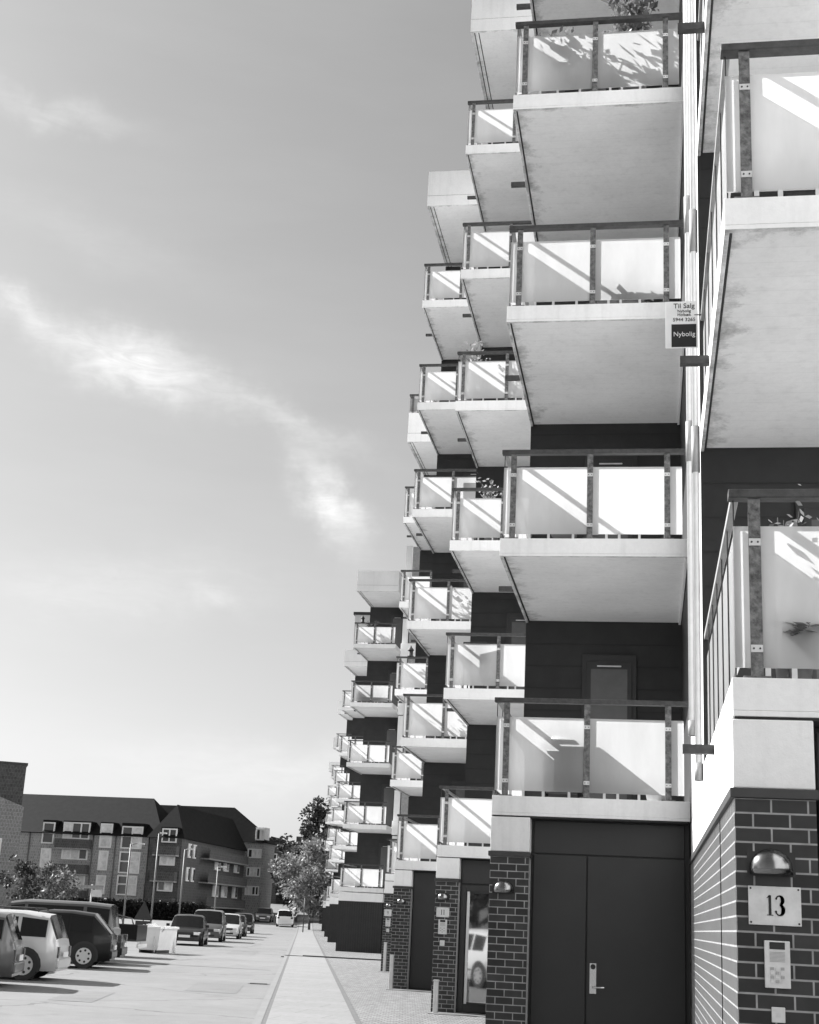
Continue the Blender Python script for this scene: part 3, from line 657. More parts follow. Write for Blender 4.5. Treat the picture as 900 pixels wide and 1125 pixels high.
def wall_lamp(x, y, z, w, label):
    b = MB(); n1, n2 = 7, 16; r = w / 2; k = M['lamp']; rows = []
    for i in range(n1):
        ph = R(90) * i / (n1 - 1); row = []
        for j in range(n2 + 1):
            th = math.pi * j / n2; row.append((x + r * math.cos(ph) * math.cos(th), y - 0.004 - r * 0.85 * math.cos(ph) * math.sin(th), z + 0.03 + r * 0.92 * math.sin(ph)))
        rows.append(row)
    for i in range(n1 - 1):
        for j in range(n2): b.face((rows[i][j], rows[i + 1][j], rows[i + 1][j + 1], rows[i][j + 1]), k, True)
    for j in range(n2):   # short skirt
        a, c = rows[0][j], rows[0][j + 1]; b.face(((a[0], a[1], z), a, c, (c[0], c[1], z)), k, True)
    me = b.build('wall_lamp'); tag(me, label, 'lamp', 'dome lamps on the brick piers')
    # weld for smooth shading
    import bmesh
    bm = bmesh.new(); bm.from_mesh(me.data); bmesh.ops.remove_doubles(bm, verts=bm.verts, dist=1e-5); bmesh.ops.recalc_face_normals(bm, faces=bm.faces); bm.to_mesh(me.data); bm.free()
    q = me.modifiers.new('thick', 'SOLIDIFY'); q.thickness = 0.003
    p = MB(); p.box(x - r * 1.12, x + r * 1.12, y - 0.004, y - 0.0015, z - 0.01, z + r * 1.05, M['dark']); p.build('back_plate', me)
    g = MB(); g.box(x - r * 0.55, x + r * 0.55, y - r * 0.6, y - 0.006, z + 0.004, z + 0.02, M['white']); g.build('diffuser', me)
def intercom(x0, x1, z0, z1, y, label, detail=True):
    b = MB(); b.box(x0, x1, y - 0.025, y - 0.002, z0, z1, M['plate']); o = b.build('intercom', None, 0.003); tag(o, label, 'intercom', 'door intercoms on the piers')
    h = z1 - z0; w = x1 - x0
    d = MB(); d.box(x0 + w * .2, x1 - w * .2, y - 0.0275, y - 0.0255, z1 - h * .18, z1 - h * .03, M['ink'])
    d.build('display', o)
    d = MB()
    for k in range(8): d.box(x0 + w * .2, x1 - w * .2, y - 0.0262, y - 0.0252, z1 - h * (.25 + k * .028), z1 - h * (.236 + k * .028), M['greyink'])
    for r_ in range(4):
        for c_ in range(3): d.box(x0 + w * (.22 + c_ * .2), x0 + w * (.36 + c_ * .2), y - 0.029, y - 0.0252, z1 - h * (.62 + r_ * .09), z1 - h * (.56 + r_ * .09), M['plate'] if (r_ + c_) % 2 else M['greyink'])
    d.build('keypad', o)
def button(x, z, s, y, label):
    b = MB(); b.box(x - s, x + s, y - 0.014, y - 0.002, z - s * 1.1, z + s * 1.1, M['plate']); o = b.build('bell_button', None, 0.003); tag(o, label, 'button', 'small square plates under the intercoms')
    d = MB(); d.box(x - s * .3, x + s * .3, y - 0.017, y - 0.0142, z - s * .3, z + s * .3, M['clamp']); d.build('push_button', o)
YZ, YA, YB, YC, YD = [m_[2] for m_ in MODS]
wall_lamp(0.62, YZ, 1.835, 0.215, 'large steel dome lamp above the number 13 plate')
number_sign('13', 0.502, 0.762, 1.586, 1.776, YZ, 'pale metal house number plate reading 13')
intercom(0.575, 0.70, 1.286, 1.512, YZ, 'grey intercom panel with keypad below the number 13 plate')
button(0.637, 1.16, 0.033, YZ, 'small pale square plate below the intercom of number 13')
wall_lamp(-1.49, YA, 1.845, 0.215, 'steel dome lamp on the brick pier left of the dark double door')
wall_lamp(-3.60, YB, 1.90, 0.20, 'small steel dome lamp above the number 11 plate')
number_sign('11', -3.71, -3.48, 1.60, 1.765, YB, 'small house number plate reading 11')
intercom(-3.665, -3.51, 1.31, 1.56, YB, 'small intercom panel below the number 11 plate')
button(-3.585, 1.16, 0.042, YB, 'small pale square plate below the intercom of number 11')
wall_lamp(-5.62, YC, 1.88, 0.20, 'tiny dome lamp on the pier just beyond the number 11 entrance')
number_sign('9', -7.90, -7.68, 1.60, 1.80, YD, 'tiny house number plate on the farthest brick pier')
intercom(-7.845, -7.70, 1.30, 1.54, YD, 'tiny intercom on the farthest brick pier')
button(-7.77, 1.19, 0.045, YD, 'tiny bell button on the farthest brick pier')
wall_lamp(-7.78, YD, 1.87, 0.18, 'tiniest dome lamp, on the farthest brick pier')

# for-sale sign hanging at the balcony edge
b = MB(); sx0, sx1, sz0, sz1, sy = 0.145, 0.415, 6.24, 6.665, 11.2 - 0.1
b.box(sx0, sx1, sy, sy + 0.006, sz0, sz1, M['signwhite']); so = b.build('for_sale_sign', None, 0.001)
tag(so, 'white and black estate agent board reading Til Salg hanging by a balcony corner', 'sign')
b = MB(); b.box(sx0 + 0.05, sx1 - 0.015, sy - 0.003, sy - 0.001, sz0 + 0.008, sz0 + 0.215, M['ink']); b.build('dark_field', so)
b = MB(); xc = (sx0 + sx1) / 2 + 0.02
text_mesh(b, 'Til Salg', xc, sy - 0.0015, sz1 - 0.062, 0.062, M['ink'])
text_mesh(b, 'Nybolig', xc, sy - 0.0015, sz1 - 0.100, 0.036, M['ink']); text_mesh(b, 'Holbæk', xc, sy - 0.0015, sz1 - 0.134, 0.036, M['ink'])
text_mesh(b, '5944 3265', xc, sy - 0.0015, sz1 - 0.182, 0.044, M['ink'])
text_mesh(b, 'Nybolig', xc, sy - 0.0045, sz0 + 0.105, 0.058, M['white']); b.build('lettering', so)
b = MB(); b.tube(((sx1 - 0.03, sy + 0.004, sz0 + 0.3), (0.442, sy + 0.004, sz0 + 0.3)), 0.006, M['dark'], 6); b.build('hanger', so)

# ------------------------------------------------------------------ things on the balconies
def plant(x, y, z, h, w, n, seed, label, mat='plant', pot='pot', kind='bush', leaf=0.09, group='plants on the balconies'):
    rnd = random.Random(seed)
    o = empty('potted_plant', (x, y, z)); tag(o, label, 'plant', group)
    ph = min(0.3, h * 0.35); p = MB(); seg = 12; pr = max(0.07, min(0.16, w * 0.45))
    p.tube(((0, 0, 0), (0, 0, ph * 0.85), (0, 0, ph * 0.86), (0, 0, ph)), [pr * 0.75, pr, pr * 1.1, pr * 1.1], M[pot], seg); p.build('pot', o)
    s_ = MB(); lv = MB()
    if kind == 'palm':
        for i in range(n):
            a = rnd.uniform(0, 6.28); le = h - ph; r_ = w * rnd.uniform(0.4, 1); pts = []
            for k in range(5):
                t = k / 4; pts.append(Vector((math.cos(a) * r_ * t, math.sin(a) * r_ * t, ph + le * (t - 0.45 * t * t) * rnd.uniform(0.9, 1.2))))
            s_.tube(pts, [0.008, 0.007, 0.005, 0.004, 0.002], M[mat], 4)
            for k in range(1, 5):
                for j in range(4):
                    p_ = pts[k - 1].lerp(pts[k], j / 4); d = (pts[k] - pts[k - 1]).normalized(); sd = d.cross(Vector((0, 0, 1))).normalized()
                    for sg in (-1, 1): lv.leaf(p_, d * 0.5 + sd * sg + Vector((0, 0, -0.3)), leaf * rnd.uniform(.8, 1.4), M[mat], rnd, 0.25)
    else:
        stems = max(4, n // 28)
        for i in range(stems):
            a = rnd.uniform(0, 6.28); r_ = w * rnd.uniform(0.1, 0.9); hh = h * rnd.uniform(0.7, 1.0)
            pts = [Vector((0, 0, ph)), Vector((math.cos(a) * r_ * 0.35, math.sin(a) * r_ * 0.3, ph + (hh - ph) * 0.5)), Vector((math.cos(a) * r_, math.sin(a) * r_ * 0.6, hh))]
            s_.tube(pts, [0.008, 0.006, 0.003], M['bark'], 4)
            for k in range(n // stems):
                t = rnd.uniform(0.25, 1.05); q = pts[0].lerp(pts[1], min(1, t * 2)) if t < 0.5 else pts[1].lerp(pts[2], (t - 0.5) * 2)
                q = q + Vector((rnd.gauss(0, .045), rnd.gauss(0, .04), rnd.gauss(0, .045)))
                lv.leaf(q, Vector((rnd.uniform(-1, 1), rnd.uniform(-1, 1), rnd.uniform(-.4, 1))), leaf * rnd.uniform(.6, 1.3), M[mat], rnd, 0.55)
    s_.build('stem', o); lv.build('foliage', o); return o
def bz(n): return Z1 + (n - 1) * FH
ZX, AX, BX, CX, DX = [m_[1] for m_ in MODS]
plant(ZX + 0.37, YZ + 0.15, bz(1), 0.40, 0.15, 26, 1, 'small palm standing close behind the frosted glass above number 13', kind='palm', leaf=0.085)
plant(ZX + 0.30, YZ + 0.20, bz(1), 1.0, 0.12, 150, 2, 'tall thin plant whose leaf tips rise over the glass above number 13', leaf=0.055, mat='leaflight')
plant(AX + 1.72, YA + 0.45, bz(1), 0.42, 0.25, 22, 3, 'spiky pot plant at the right end of the balcony over the double door', kind='palm', pot='potpale', leaf=0.06)
for k, (dx, dy, h, w, n, lab) in enumerate(((0.45, 0.3, 0.95, 0.5, 520, 'low dense shrub at the left of the topmost large balcony'), (1.45, 0.35, 1.75, 0.45, 620, 'tall leafy bush rising above the rail of the topmost large balcony'), (0.95, 0.4, 1.0, 0.45, 420, 'middle bush behind the glass of the topmost large balcony'))):
    plant(AX + dx, YA + dy, bz(4), h, w, n, 10 + k, lab, leaf=0.1)
plant(AX + 1.5, YA + 0.35, bz(3), 0.35, 0.3, 120, 15, 'low plant behind the balcony glass beside the for-sale board', leaf=0.06)
plant(AX + 0.7, YA + 0.3, bz(2), 0.36, 0.3, 90, 16, 'low plant at the foot of the glass on the second large balcony up', leaf=0.06)
plant(BX + 0.75, YB + 0.35, bz(3), 1.32, 0.34, 240, 17, 'pale flowering plant above the rail on the third balcony over number 11', mat='leaflight', leaf=0.08)
plant(BX + 0.3, YB + 0.4, bz(4), 1.5, 0.4, 300, 18, 'pale climbing plant above the rail on the fourth balcony over number 11', mat='leaflight', leaf=0.08)
plant(BX + 1.5, YB + 0.4, bz(4), 0.8, 0.4, 220, 19, 'leafy plant at the right end of the fourth balcony over number 11', leaf=0.09)
plant(CX + 0.8, YC + 0.35, bz(3), 0.75, 0.5, 260, 20, 'bushy plant behind glass on the third balcony beyond number 11', leaf=0.1)
plant(CX + 1.7, YC + 0.4, bz(3), 0.8, 0.4, 220, 21, 'second bushy plant at the right of the third balcony beyond number 11', leaf=0.1)
plant(CX + 0.9, YC + 0.35, bz(5), 0.8, 0.5, 260, 22, 'dark bush behind glass high on the fifth balcony beyond number 11', leaf=0.1)
plant(CX + 0.7, YC + 0.35, bz(2), 0.7, 0.6, 260, 23, 'wide low bush behind glass on the second balcony beyond number 11', leaf=0.1)
plant(DX + 0.8, YD + 0.35, bz(3), 0.9, 0.5, 200, 24, 'sparse plant behind glass on the third balcony of the farthest near stack', leaf=0.1)
plant(-14.06 + 0.75, 65.9, bz(5), 1.2, 0.35, 220, 25, 'dark plant behind the highest balcony glass of the distant building', leaf=0.14, mat='leaf')
plant(-14.06 + 1.5, 65.9, bz(2), 0.5, 0.4, 160, 26, 'low pale plant on the second balcony of the distant building', leaf=0.12)
# barbecue cabinet on the first balcony of A
o = empty('barbecue', (AX + 0.5, YA + 0.075, bz(1))); tag(o, 'boxy covered barbecue standing behind the frosted glass over the double door', 'barbecue')
b = MB(); b.box(0, 0.46, 0, 0.45, 0.08, 0.52, M['pot']); b.build('cabinet', o, 0.02)
b = MB(); b.box(-0.02, 0.48, -0.02, 0.47, 0.522, 0.56, M['dark']); b.box(0.02, 0.44, 0.02, 0.43, 0.56, 0.70, M['bracket']); b.build('lid', o, 0.03)
for x in (0.02, 0.40):
    for yq in (0.02, 0.39): b = MB(); b.tube(((x + 0.02, yq + 0.02, 0), (x + 0.02, yq + 0.02, 0.08)), 0.025, M['dark'], 8); b.build('foot', o)
b = MB(); b.tube(((0.12, -0.03, 0.62), (0.34, -0.03, 0.62)), 0.012, M['stain'], 8); b.build('handle', o)
# planter box on A3
o = empty('planter_box', (AX + 1.05, YA + 0.085, bz(3))); tag(o, 'dark planter box behind the glass left of the for-sale board', 'planter')
b = MB(); b.box(0, 0.52, 0, 0.25, 0.03, 0.26, M['pot']); b.build('trough', o, 0.01)
b = MB(); rnd = random.Random(4)
for i in range(110): b.leaf(Vector((rnd.uniform(0.02, .5), rnd.uniform(.02, .23), .24)), Vector((rnd.uniform(-.6, .6), rnd.uniform(-.5, .5), 1)), rnd.uniform(.05, .12), M['plant'], rnd)
b.build('foliage', o)
for x in (0.03, 0.45): b = MB(); b.box(x, x + 0.04, 0.02, 0.23, 0, 0.03, M['dark']); b.build('foot', o)
# covered sunbed on E4
o = empty('garden_sofa', (-14.06 + 0.25, 65.62, bz(4))); tag(o, 'dark covered garden sofa behind glass on the distant building', 'sofa')
b = MB(); b.box(0, 1.3, 0, 0.6, 0.1, 0.48, M['dark']); b.build('seat', o, 0.03); b = MB(); b.box(0, 1.1, 0.45, 0.62, 0.482, 0.8, M['dark']); b.build('backrest', o, 0.03)
for x in (0.05, 1.2): b = MB(); b.box(x, x + 0.06, 0.05, 0.55, 0, 0.1, M['dark']); b.build('leg', o)
def chair(x, y, z, rz, label):
    o = empty('balcony_chair', (x, y, z), rz); tag(o, label, 'chair', 'chairs on the balconies')
    b = MB(); b.box(-.22, .22, -.22, .22, .42, .46, M['dark']); b.build('seat', o, .01)
    b = MB(); b.box(-.22, .22, .2, .235, .48, .9, M['dark']); b.build('backrest', o, .01)
    for sx in (-.2, .2):
        for sy in (-.2, .2): b = MB(); b.tube(((sx, sy, 0), (sx, sy, .42)), .014, M['dark'], 6); b.build('leg', o)
chair(BX + 0.55, YB + 0.36, bz(2), R(175), 'dark chair behind glass on the second balcony over number 11')
chair(CX + 1.2, YC + 0.36, bz(4), R(180), 'dark chair behind glass on the fourth balcony beyond number 11')
chair(BX + 1.35, YB + 0.38, bz(5), R(170), 'dark chair behind glass on the fifth balcony over number 11')
# lanterns on rails
def lantern(x, y, z, label):
    o = empty('lantern', (x, y, z)); tag(o, label, 'lantern', 'lanterns on balcony rails')
    b = MB(); b.tube(((0, 0, 0), (0, 0, 0.03), (0, 0, 0.031), (0, 0, 0.2)), [0.1, 0.1, 0.075, 0.075], M['dark'], 8); b.build('body', o)
    b = MB(); b.tube(((0, 0, 0.2), (0, 0, 0.22), (0, 0, 0.31), (0, 0, 0.36)), [0.11, 0.1, 0.03, 0.012], M['dark'], 8); b.build('cap', o)
lantern(-14.06 + 0.38, 65.54, bz(5) + 1.05, 'dark little lantern on the top rail of the distant building')
lantern(DX + 0.45, YD + 0.04, bz(3) + 1.05, 'dark little lantern on a rail of the near building beside its far corner')

# ------------------------------------------------------------------ cars
def car(name, loc, yaw, L, Wd, H, kind, mat, label, group, rails=False, detail=True):
    o = empty(name, loc, yaw); tag(o, label, 'car' if kind != 'van' else 'van', group)
    w = Wd / 2; gc = 0.2; belt = 0.60 * H if kind != 'van' else 0.55 * H
    f, r = L / 2, -L / 2
    hoodz = belt * 0.97
    # stations: (x, top z, belt z, width factor, glass: None/'w' windscreen slope/'c' cabin/'r' rear slope, roof inset)
    if kind == 'sedan':
        st = [(r, .78 * belt, .78 * belt, .86, 0), (r + .06, belt * .96, belt * .93, .93, 0), (r + .75, belt * 1.02, belt, 1, 0), (r + 1.25, H * .97, belt, 1, 1), (r + 1.9, H, belt, 1, 1), (f - 2.0, H * .99, belt, 1, 1), (f - 1.7, H * .95, belt, 1, 1), (f - 1.1, hoodz, belt * .97, 1, 0), (f - .3, hoodz * .86, belt * .84, .95, 0), (f - .04, .68 * belt, .66 * belt, .86, 0), (f, .5 * belt, .5 * belt, .82, 0)]
        rs, ws = (2, 3), (6, 7)
    elif kind == 'van':
        st = [(r, belt, belt * .95, .93, 0), (r + .04, belt * 1.05, belt, .96, 0), (r + .16, H * .97, belt, 1, 1), (r + .9, H, belt, 1, 1), (f - 1.9, H, belt, 1, 1), (f - 1.45, H * .96, belt, 1, 1), (f - .8, hoodz * 1.05, belt * .99, 1, 0), (f - .15, hoodz * .8, belt * .78, .94, 0), (f, .55 * belt, .55 * belt, .86, 0)]
        rs, ws = (1, 2), (5, 6)
    else:
        e = .24 if kind == 'wagon' else .5
        st = [(r, .85 * belt, .85 * belt, .88, 0), (r + .05, belt * 1.02, belt * .98, .94, 0), (r + e, H * .96, belt, 1, 1), (r + e + .6, H, belt, 1, 1), (f - 2.05, H, belt, 1, 1), (f - 1.7, H * .96, belt, 1, 1), (f - .95, hoodz, belt * .97, 1, 0), (f - .25, hoodz * .84, belt * .82, .94, 0), (f - .03, .68 * belt, .66 * belt, .87, 0), (f, .5 * belt, .5 * belt, .82, 0)]
        rs, ws = (1, 2), (5, 6)
    def ring(s_):
        x, t, b, k, cab = s_; ww = w * k
        if cab: ri = .80; pts = [(ww * .9, gc), (ww, gc + .14), (ww, b * .72), (ww * .975, b), (ww * (ri + .02), t - .07), (ww * ri * .86, t - .012), (0, t + .012)]
        else: pts = [(ww * .9, gc), (ww, gc + .14), (ww, max(gc + .16, b * .78)), (ww * .965, max(gc + .17, b - .03)), (ww * .90, max(gc + .18, t - .012)), (ww * .6, t), (0, t + .015)]
        return [Vector((x, y_, z_)) for y_, z_ in pts]
    rings = [ring(s_) for s_ in st]; body = MB(); wsg = MB(); rg = MB(); sg = {1: MB(), -1: MB()}; n = len(st)
    def flip(p): return Vector((p.x, -p.y, p.z))
    for i in range(n - 1):
        cab = st[i][4] and st[i + 1][4]
        for j in range(6):
            q = [rings[i][j], rings[i + 1][j], rings[i + 1][j + 1], rings[i][j + 1]]
            for sd in (1, -1):
                qq = q if sd == 1 else [flip(p) for p in q][::-1]
                if (i, i + 1) == ws and j >= 4:
                    wsg.face(qq, M['carglass'], True)
                elif (i, i + 1) == rs and j >= 4:
                    rg.face(qq, M['carglass'], True)
                elif j == 3 and cab:
                    # side window inset in a body coloured frame
                    c0, c1, c2, c3 = q; a0, a1, b0, b1 = .04, .96, .10, .90
                    def lp(u, v): return (c0.lerp(c1, u)).lerp(c3.lerp(c2, u), v)
                    ins = [lp(a0, b0), lp(a1, b0), lp(a1, b1), lp(a0, b1)]
                    fr = [(c0, c1, ins[1], ins[0]), (c1, c2, ins[2], ins[1]), (c2, c3, ins[3], ins[2]), (c3, c0, ins[0], ins[3])]
                    for z_ in fr: body.face(z_ if sd == 1 else [flip(p) for p in z_][::-1], mat, True)
                    sg[sd].face(ins if sd == 1 else [flip(p) for p in ins][::-1], M['carglass'])
                else: body.face(qq, mat, True)
    for k in (0, n - 1):
        pts = rings[k] + [flip(p) for p in rings[k][::-1][1:]]; body.face(pts if k else pts[::-1], mat)
    body.face([Vector((p.x, p.y, gc)) for p in (rings[0][0], rings[-1][0], flip(rings[-1][0]), flip(rings[0][0]))], M['plastic'])
    wr = 0.31 if H < 1.6 else 0.34; wx = (f - .8, r + .66)
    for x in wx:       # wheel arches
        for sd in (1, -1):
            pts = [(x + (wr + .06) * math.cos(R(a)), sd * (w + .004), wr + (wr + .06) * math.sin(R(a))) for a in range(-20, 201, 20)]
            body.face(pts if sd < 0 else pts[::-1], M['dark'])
    import bmesh
    bo = body.build('body', o); bm = bmesh.new(); bm.from_mesh(bo.data); bmesh.ops.remove_doubles(bm, verts=bm.verts, dist=1e-4); bm.to_mesh(bo.data); bm.free()
    try: bo.data.set_sharp_from_angle(angle=R(42))
    except Exception: pass
    wsg.build('windscreen', o); rg.build('rear_window', o)
    for sd in (1, -1): sg[sd].build('side_window', o)
    for x in wx:
        for sd in (1, -1):
            q = MB(); y0 = sd * (w - .2); y1 = sd * (w + .008)
            q.tube(((x, y0, wr), (x, y1, wr)), wr, M['tyre'], 22); wo = q.build('wheel', o)
            q = MB(); q.tube(((x, sd * (w + .004), wr), (x, sd * (w + .014), wr)), wr * .66, M['rim'], 20)
            for k in range(7):
                a = 2 * math.pi * k / 7; q.tube(((x + math.cos(a) * wr * .46, sd * (w + .013), wr + math.sin(a) * wr * .46), (x + math.cos(a) * wr * .46, sd * (w + .017), wr + math.sin(a) * wr * .46)), wr * .1, M['dark'], 8)
            q.build('rim', wo)
    for sd in (1, -1):
        q = MB(); ya, yb = (w - .01, w + .003) if sd > 0 else (-w - .003, -w + .01)
        for xs_ in (-.75, .35): q.box(xs_, xs_ + .012, ya, yb, .36, belt * .74, M['dark'])
        q.box(r + 1.05, f - 1.2, ya, yb + .0015 if sd > 0 else yb, .42, .46, M['plastic']); q.build('side_trim', o)
    q = MB(); q.box(f - .2, f + .03, -w * .8, w * .8, .24, .40, M['plastic'] if mat in (M['cpdark'], M['cpblack']) else mat); q.box(f + .031, f + .036, -w * .55, w * .55, .27, .37, M['dark']); q.build('front_bumper', o, .02)
    q = MB(); q.box(r - .05, r + .2, -w * .86, w * .86, .26, .46, mat); q.build('rear_bumper', o, .03)
    hz = .66 * belt
    for sd in (1, -1):
        q = MB(); q.obox((f - .09, sd * w * .66, hz), (.09, -.03 * sd, 0), (0, w * .17, 0), (0, 0, .065), M['headl']); q.build('headlight', o, .02)
        q = MB(); zt_ = belt * .88
        if kind in ('wagon', 'van'): q.obox((r + .0, sd * w * .77, belt * .70), (.03, 0, 0), (0, w * .09, 0), (0, 0, .11), M['taill'])
        else: q.obox((r + .07, sd * w * .78, zt_), (.08, 0, 0), (0, w * .13, 0), (0, 0, .09), M['taill'])
        q.build('taillight', o, .006)
        q = MB(); q.obox((f - 1.45, sd * (w + .08), belt + .05), (.05, 0, 0), (0, .08, 0), (0, 0, .06), mat); q.build('mirror', o, .02)
        q = MB(); q.box(-.35, -.2, sd * w + (-.005 if sd < 0 else -.01), sd * w + (.012 if sd > 0 else .006), belt * .82, belt * .82 + .03, M['plastic']); q.build('handle', o)
    q = MB(); q.box(f + .032, f + .04, -.26, .26, .36, .47, M['cplate']); q.build('number_plate', o)
    q = MB(); q.box(r - .06, r - .051, -.26, .26, .48, .59, M['cplate']); q.build('number_plate', o)
    q = MB(); q.box(f - .005, f + .012, -w * .5, w * .5, hz - .06, hz + .05, M['dark']); q.build('grille', o, .01)
    if rails:
        for sd in (1, -1):
            q = MB(); q.tube(((r + .5, sd * w * .7, H + .0), (r + .6, sd * w * .7, H + .06), (f - 2.1, sd * w * .7, H + .06), (f - 1.95, sd * w * .7, H)), .018, M['plastic'], 6); q.build('roof_rail', o)
    return o
k_ = 1.05
PK = 'cars parked side by side on the left'
yw = R(180 + 7)
def park(name, xr, yn, L, Wd, H, kind, mat, label, phi, **kw):
    """xr, yn: rear corner nearest the camera"""
    c, sn = math.cos(R(phi)), math.sin(R(phi))
    return car(name, (xr - c * L / 2 - sn * Wd / 2, yn - sn * L / 2 + c * Wd / 2, ROAD), R(180 + phi), L, Wd, H, kind, mat, label, PK, **kw)
park('parked_car', -11.9, 26.35, 4.2, 1.68, 1.40, 'wagon', M['cpgrey'], 'dark grey car cut off by the left edge, nearest of the parked cars', 17)
park('parked_car', -12.3, 29.35, 4.3, 1.64, 1.40, 'wagon', M['cpsilver'], 'silver estate car with roof rails parked second from the front', 12, rails=True)
park('parked_car', -14.9, 32.7, 4.0, 1.6, 1.42, 'hatch', M['cpsilver'], 'mostly hidden pale car parked behind the silver estate car', 13)
park('parked_car', -13.75, 36.3, 3.7, 1.64, 1.42, 'hatch', M['cpblack'], 'black hatchback with bright wheel rims behind the silver estate car', 15)
park('parked_car', -14.6, 39.3, 4.2, 1.65, 1.36, 'sedan', M['cpblack'], 'low black saloon tail just behind the black hatchback', 14)
park('parked_van', -15.75, 41.7, 4.6, 1.75, 1.66, 'van', M['cpgrey'], 'tall dark van whose sunlit roof shows over the black hatchback', 13)
park('parked_car', -10.4, 15.6, 4.2, 1.7, 1.45, 'hatch', M['cpwhite'], 'white hatchback mirrored in the glass door of number 11', 14)
park('parked_car', -10.2, 12.0, 4.2, 1.7, 1.42, 'hatch', M['cpblack'], 'black car mirrored in the glass door of number 11', 14)
park('parked_car', -10.9, 19.3, 4.2, 1.7, 1.42, 'sedan', M['cpdark'], 'dark saloon mirrored in the glass door of number 11', 14)
# trailer with rail
o = empty('trailer', (-17.6, 46.2, ROAD), R(8)); tag(o, 'dark flatbed trailer with tubular rail beside the tall dark van', 'trailer')
b = MB(); b.box(-1.3, 1.1, -.8, .8, .5, .56, M['plastic']); b.box(-1.3, 1.1, -.8, -.76, .56, 1.02, M['cpblack']); b.box(-1.3, 1.1, .76, .8, .56, 1.02, M['cpblack']); b.box(1.06, 1.1, -.76, .76, .56, 1.02, M['cpblack']); b.box(-1.3, -1.26, -.76, .76, .56, 1.02, M['cpblack']); b.build('cargo_bed', o, .01)
b = MB(); b.tube(((-1.28, -.78, 1.02), (-1.28, -.78, 1.5), (-.5, -.78, 1.42), (.55, -.78, 1.2), (.62, -.78, 1.02)), .025, M['pole'], 8); b.tube(((-1.28, .78, 1.02), (-1.28, .78, 1.5), (-.5, .78, 1.42), (.55, .78, 1.2), (.62, .78, 1.02)), .025, M['pole'], 8); b.build('rail', o)
for sd in (1, -1):
    b = MB(); b.tube(((-.1, sd * .62, .3), (-.1, sd * .82, .3)), .3, M['tyre'], 20); wo = b.build('wheel', o); b = MB(); b.tube(((-.1, sd * .82, .3), (-.1, sd * .83, .3)), .18, M['rim'], 16); b.build('rim', wo)
b = MB(); b.box(1.1, 1.16, -.7, .7, .3, .42, M['cplate']); b.build('rear_bar', o, .01)
b = MB(); b.tube(((-1.3, 0, .5), (-2.6, 0, .45)), .04, M['plastic'], 8); b.build('drawbar', o)
# skip
o = empty('waste_skip', (-17.85, 51.6, ROAD), R(-4)); o.scale = (0.6, 0.75, 0.92); tag(o, 'white waste skip with pale rim standing beyond the trailer', 'skip')
b = MB(); hb = [(-.62, -.8, .12), (.62, -.8, .12), (.62, .8, .12), (-.62, .8, .12)]; ht = [(-.85, -1.1, .95), (.85, -1.1, .95), (.85, 1.1, .95), (-.85, 1.1, .95)]
for i in range(4):
    j = (i + 1) % 4; b.face((hb[i], hb[j], ht[j], ht[i]), M['white'])
    inn = [Vector(p) * .94 + Vector((0, 0, .05)) for p in (hb[j], hb[i], ht[i], ht[j])]; b.face(inn, M['bracket'])
b.face(hb[::-1], M['white']); b.face([Vector(p) + Vector((0, 0, .05)) for p in hb], M['bracket']); b.build('tub', o)
b = MB(); b.box(-.92, .92, -1.17, -1.06, .93, 1.02, M['white']); b.box(-.92, .92, 1.06, 1.17, .93, 1.02, M['white']); b.box(-.92, -.81, -1.06, 1.06, .93, 1.02, M['white']); b.box(.81, .92, -1.06, 1.06, .93, 1.02, M['white']); b.build('rim', o, .015)
for x in (-.5, .5): b = MB(); b.box(x - .06, x + .06, -.8, .8, 0, .12, M['plastic']); b.build('skid', o)
for x in (-.45, .45): b = MB(); b.box(x - .05, x + .05, -.99, -.86, .25, .93, M['pipe']); b.build('rib', o)
b = MB(); rnd = random.Random(9)
for i in range(16): b.obox((rnd.uniform(-.6, .6), rnd.uniform(-.8, .8), .78 + rnd.uniform(0, .2)), (rnd.uniform(.1, .3), rnd.uniform(-.1, .1), rnd.uniform(-.08, .08)), (rnd.uniform(-.1, .1), rnd.uniform(.1, .25), 0), (0, rnd.uniform(-.03, .03), rnd.uniform(.03, .1)), M['pipe'] if i % 2 else M['potpale'])
b.build('rubble', o)
# warning sign
o = empty('road_sign', (-17.3, 51.2, ROAD)); tag(o, 'dark back of a triangular road sign with a square plate beside the skip', 'sign')
o.location = (-19.45, 54.6, ROAD)
b = MB(); b.tube(((0, 0, 0), (0, 0, 1.75)), .03, M['pole'], 8); b.build('post', o)
b = MB(); b.face(((-.38, -.03, 1.12), (.38, -.03, 1.12), (0.03, -.03, 1.78), (-.03, -.03, 1.78)), M['signback']); b.face(((-.38, -.045, 1.12), (-.03, -.045, 1.78), (.03, -.045, 1.78), (.38, -.045, 1.12))[::-1], M['signback'])
b.box(-.38, .38, -.045, -.03, 1.10, 1.125, M['signback']); b.build('triangle_plate', o)
b = MB(); b.box(-.3, .3, -.046, -.03, .78, 1.07, M['signback']); b.build('square_plate', o)
b = MB(); b.tube(((0, 0, 0), (0, 0, .9)), .07, M['white'], 12); b.tube(((0, 0, .9), (0, 0, .95)), [.075, .03], M['bracket'], 12); o = b.build('bollard', None, loc=(-17.45, 52.6, ROAD)); tag(o, 'pale round bollard between the skip and the street row of cars', 'bollard')
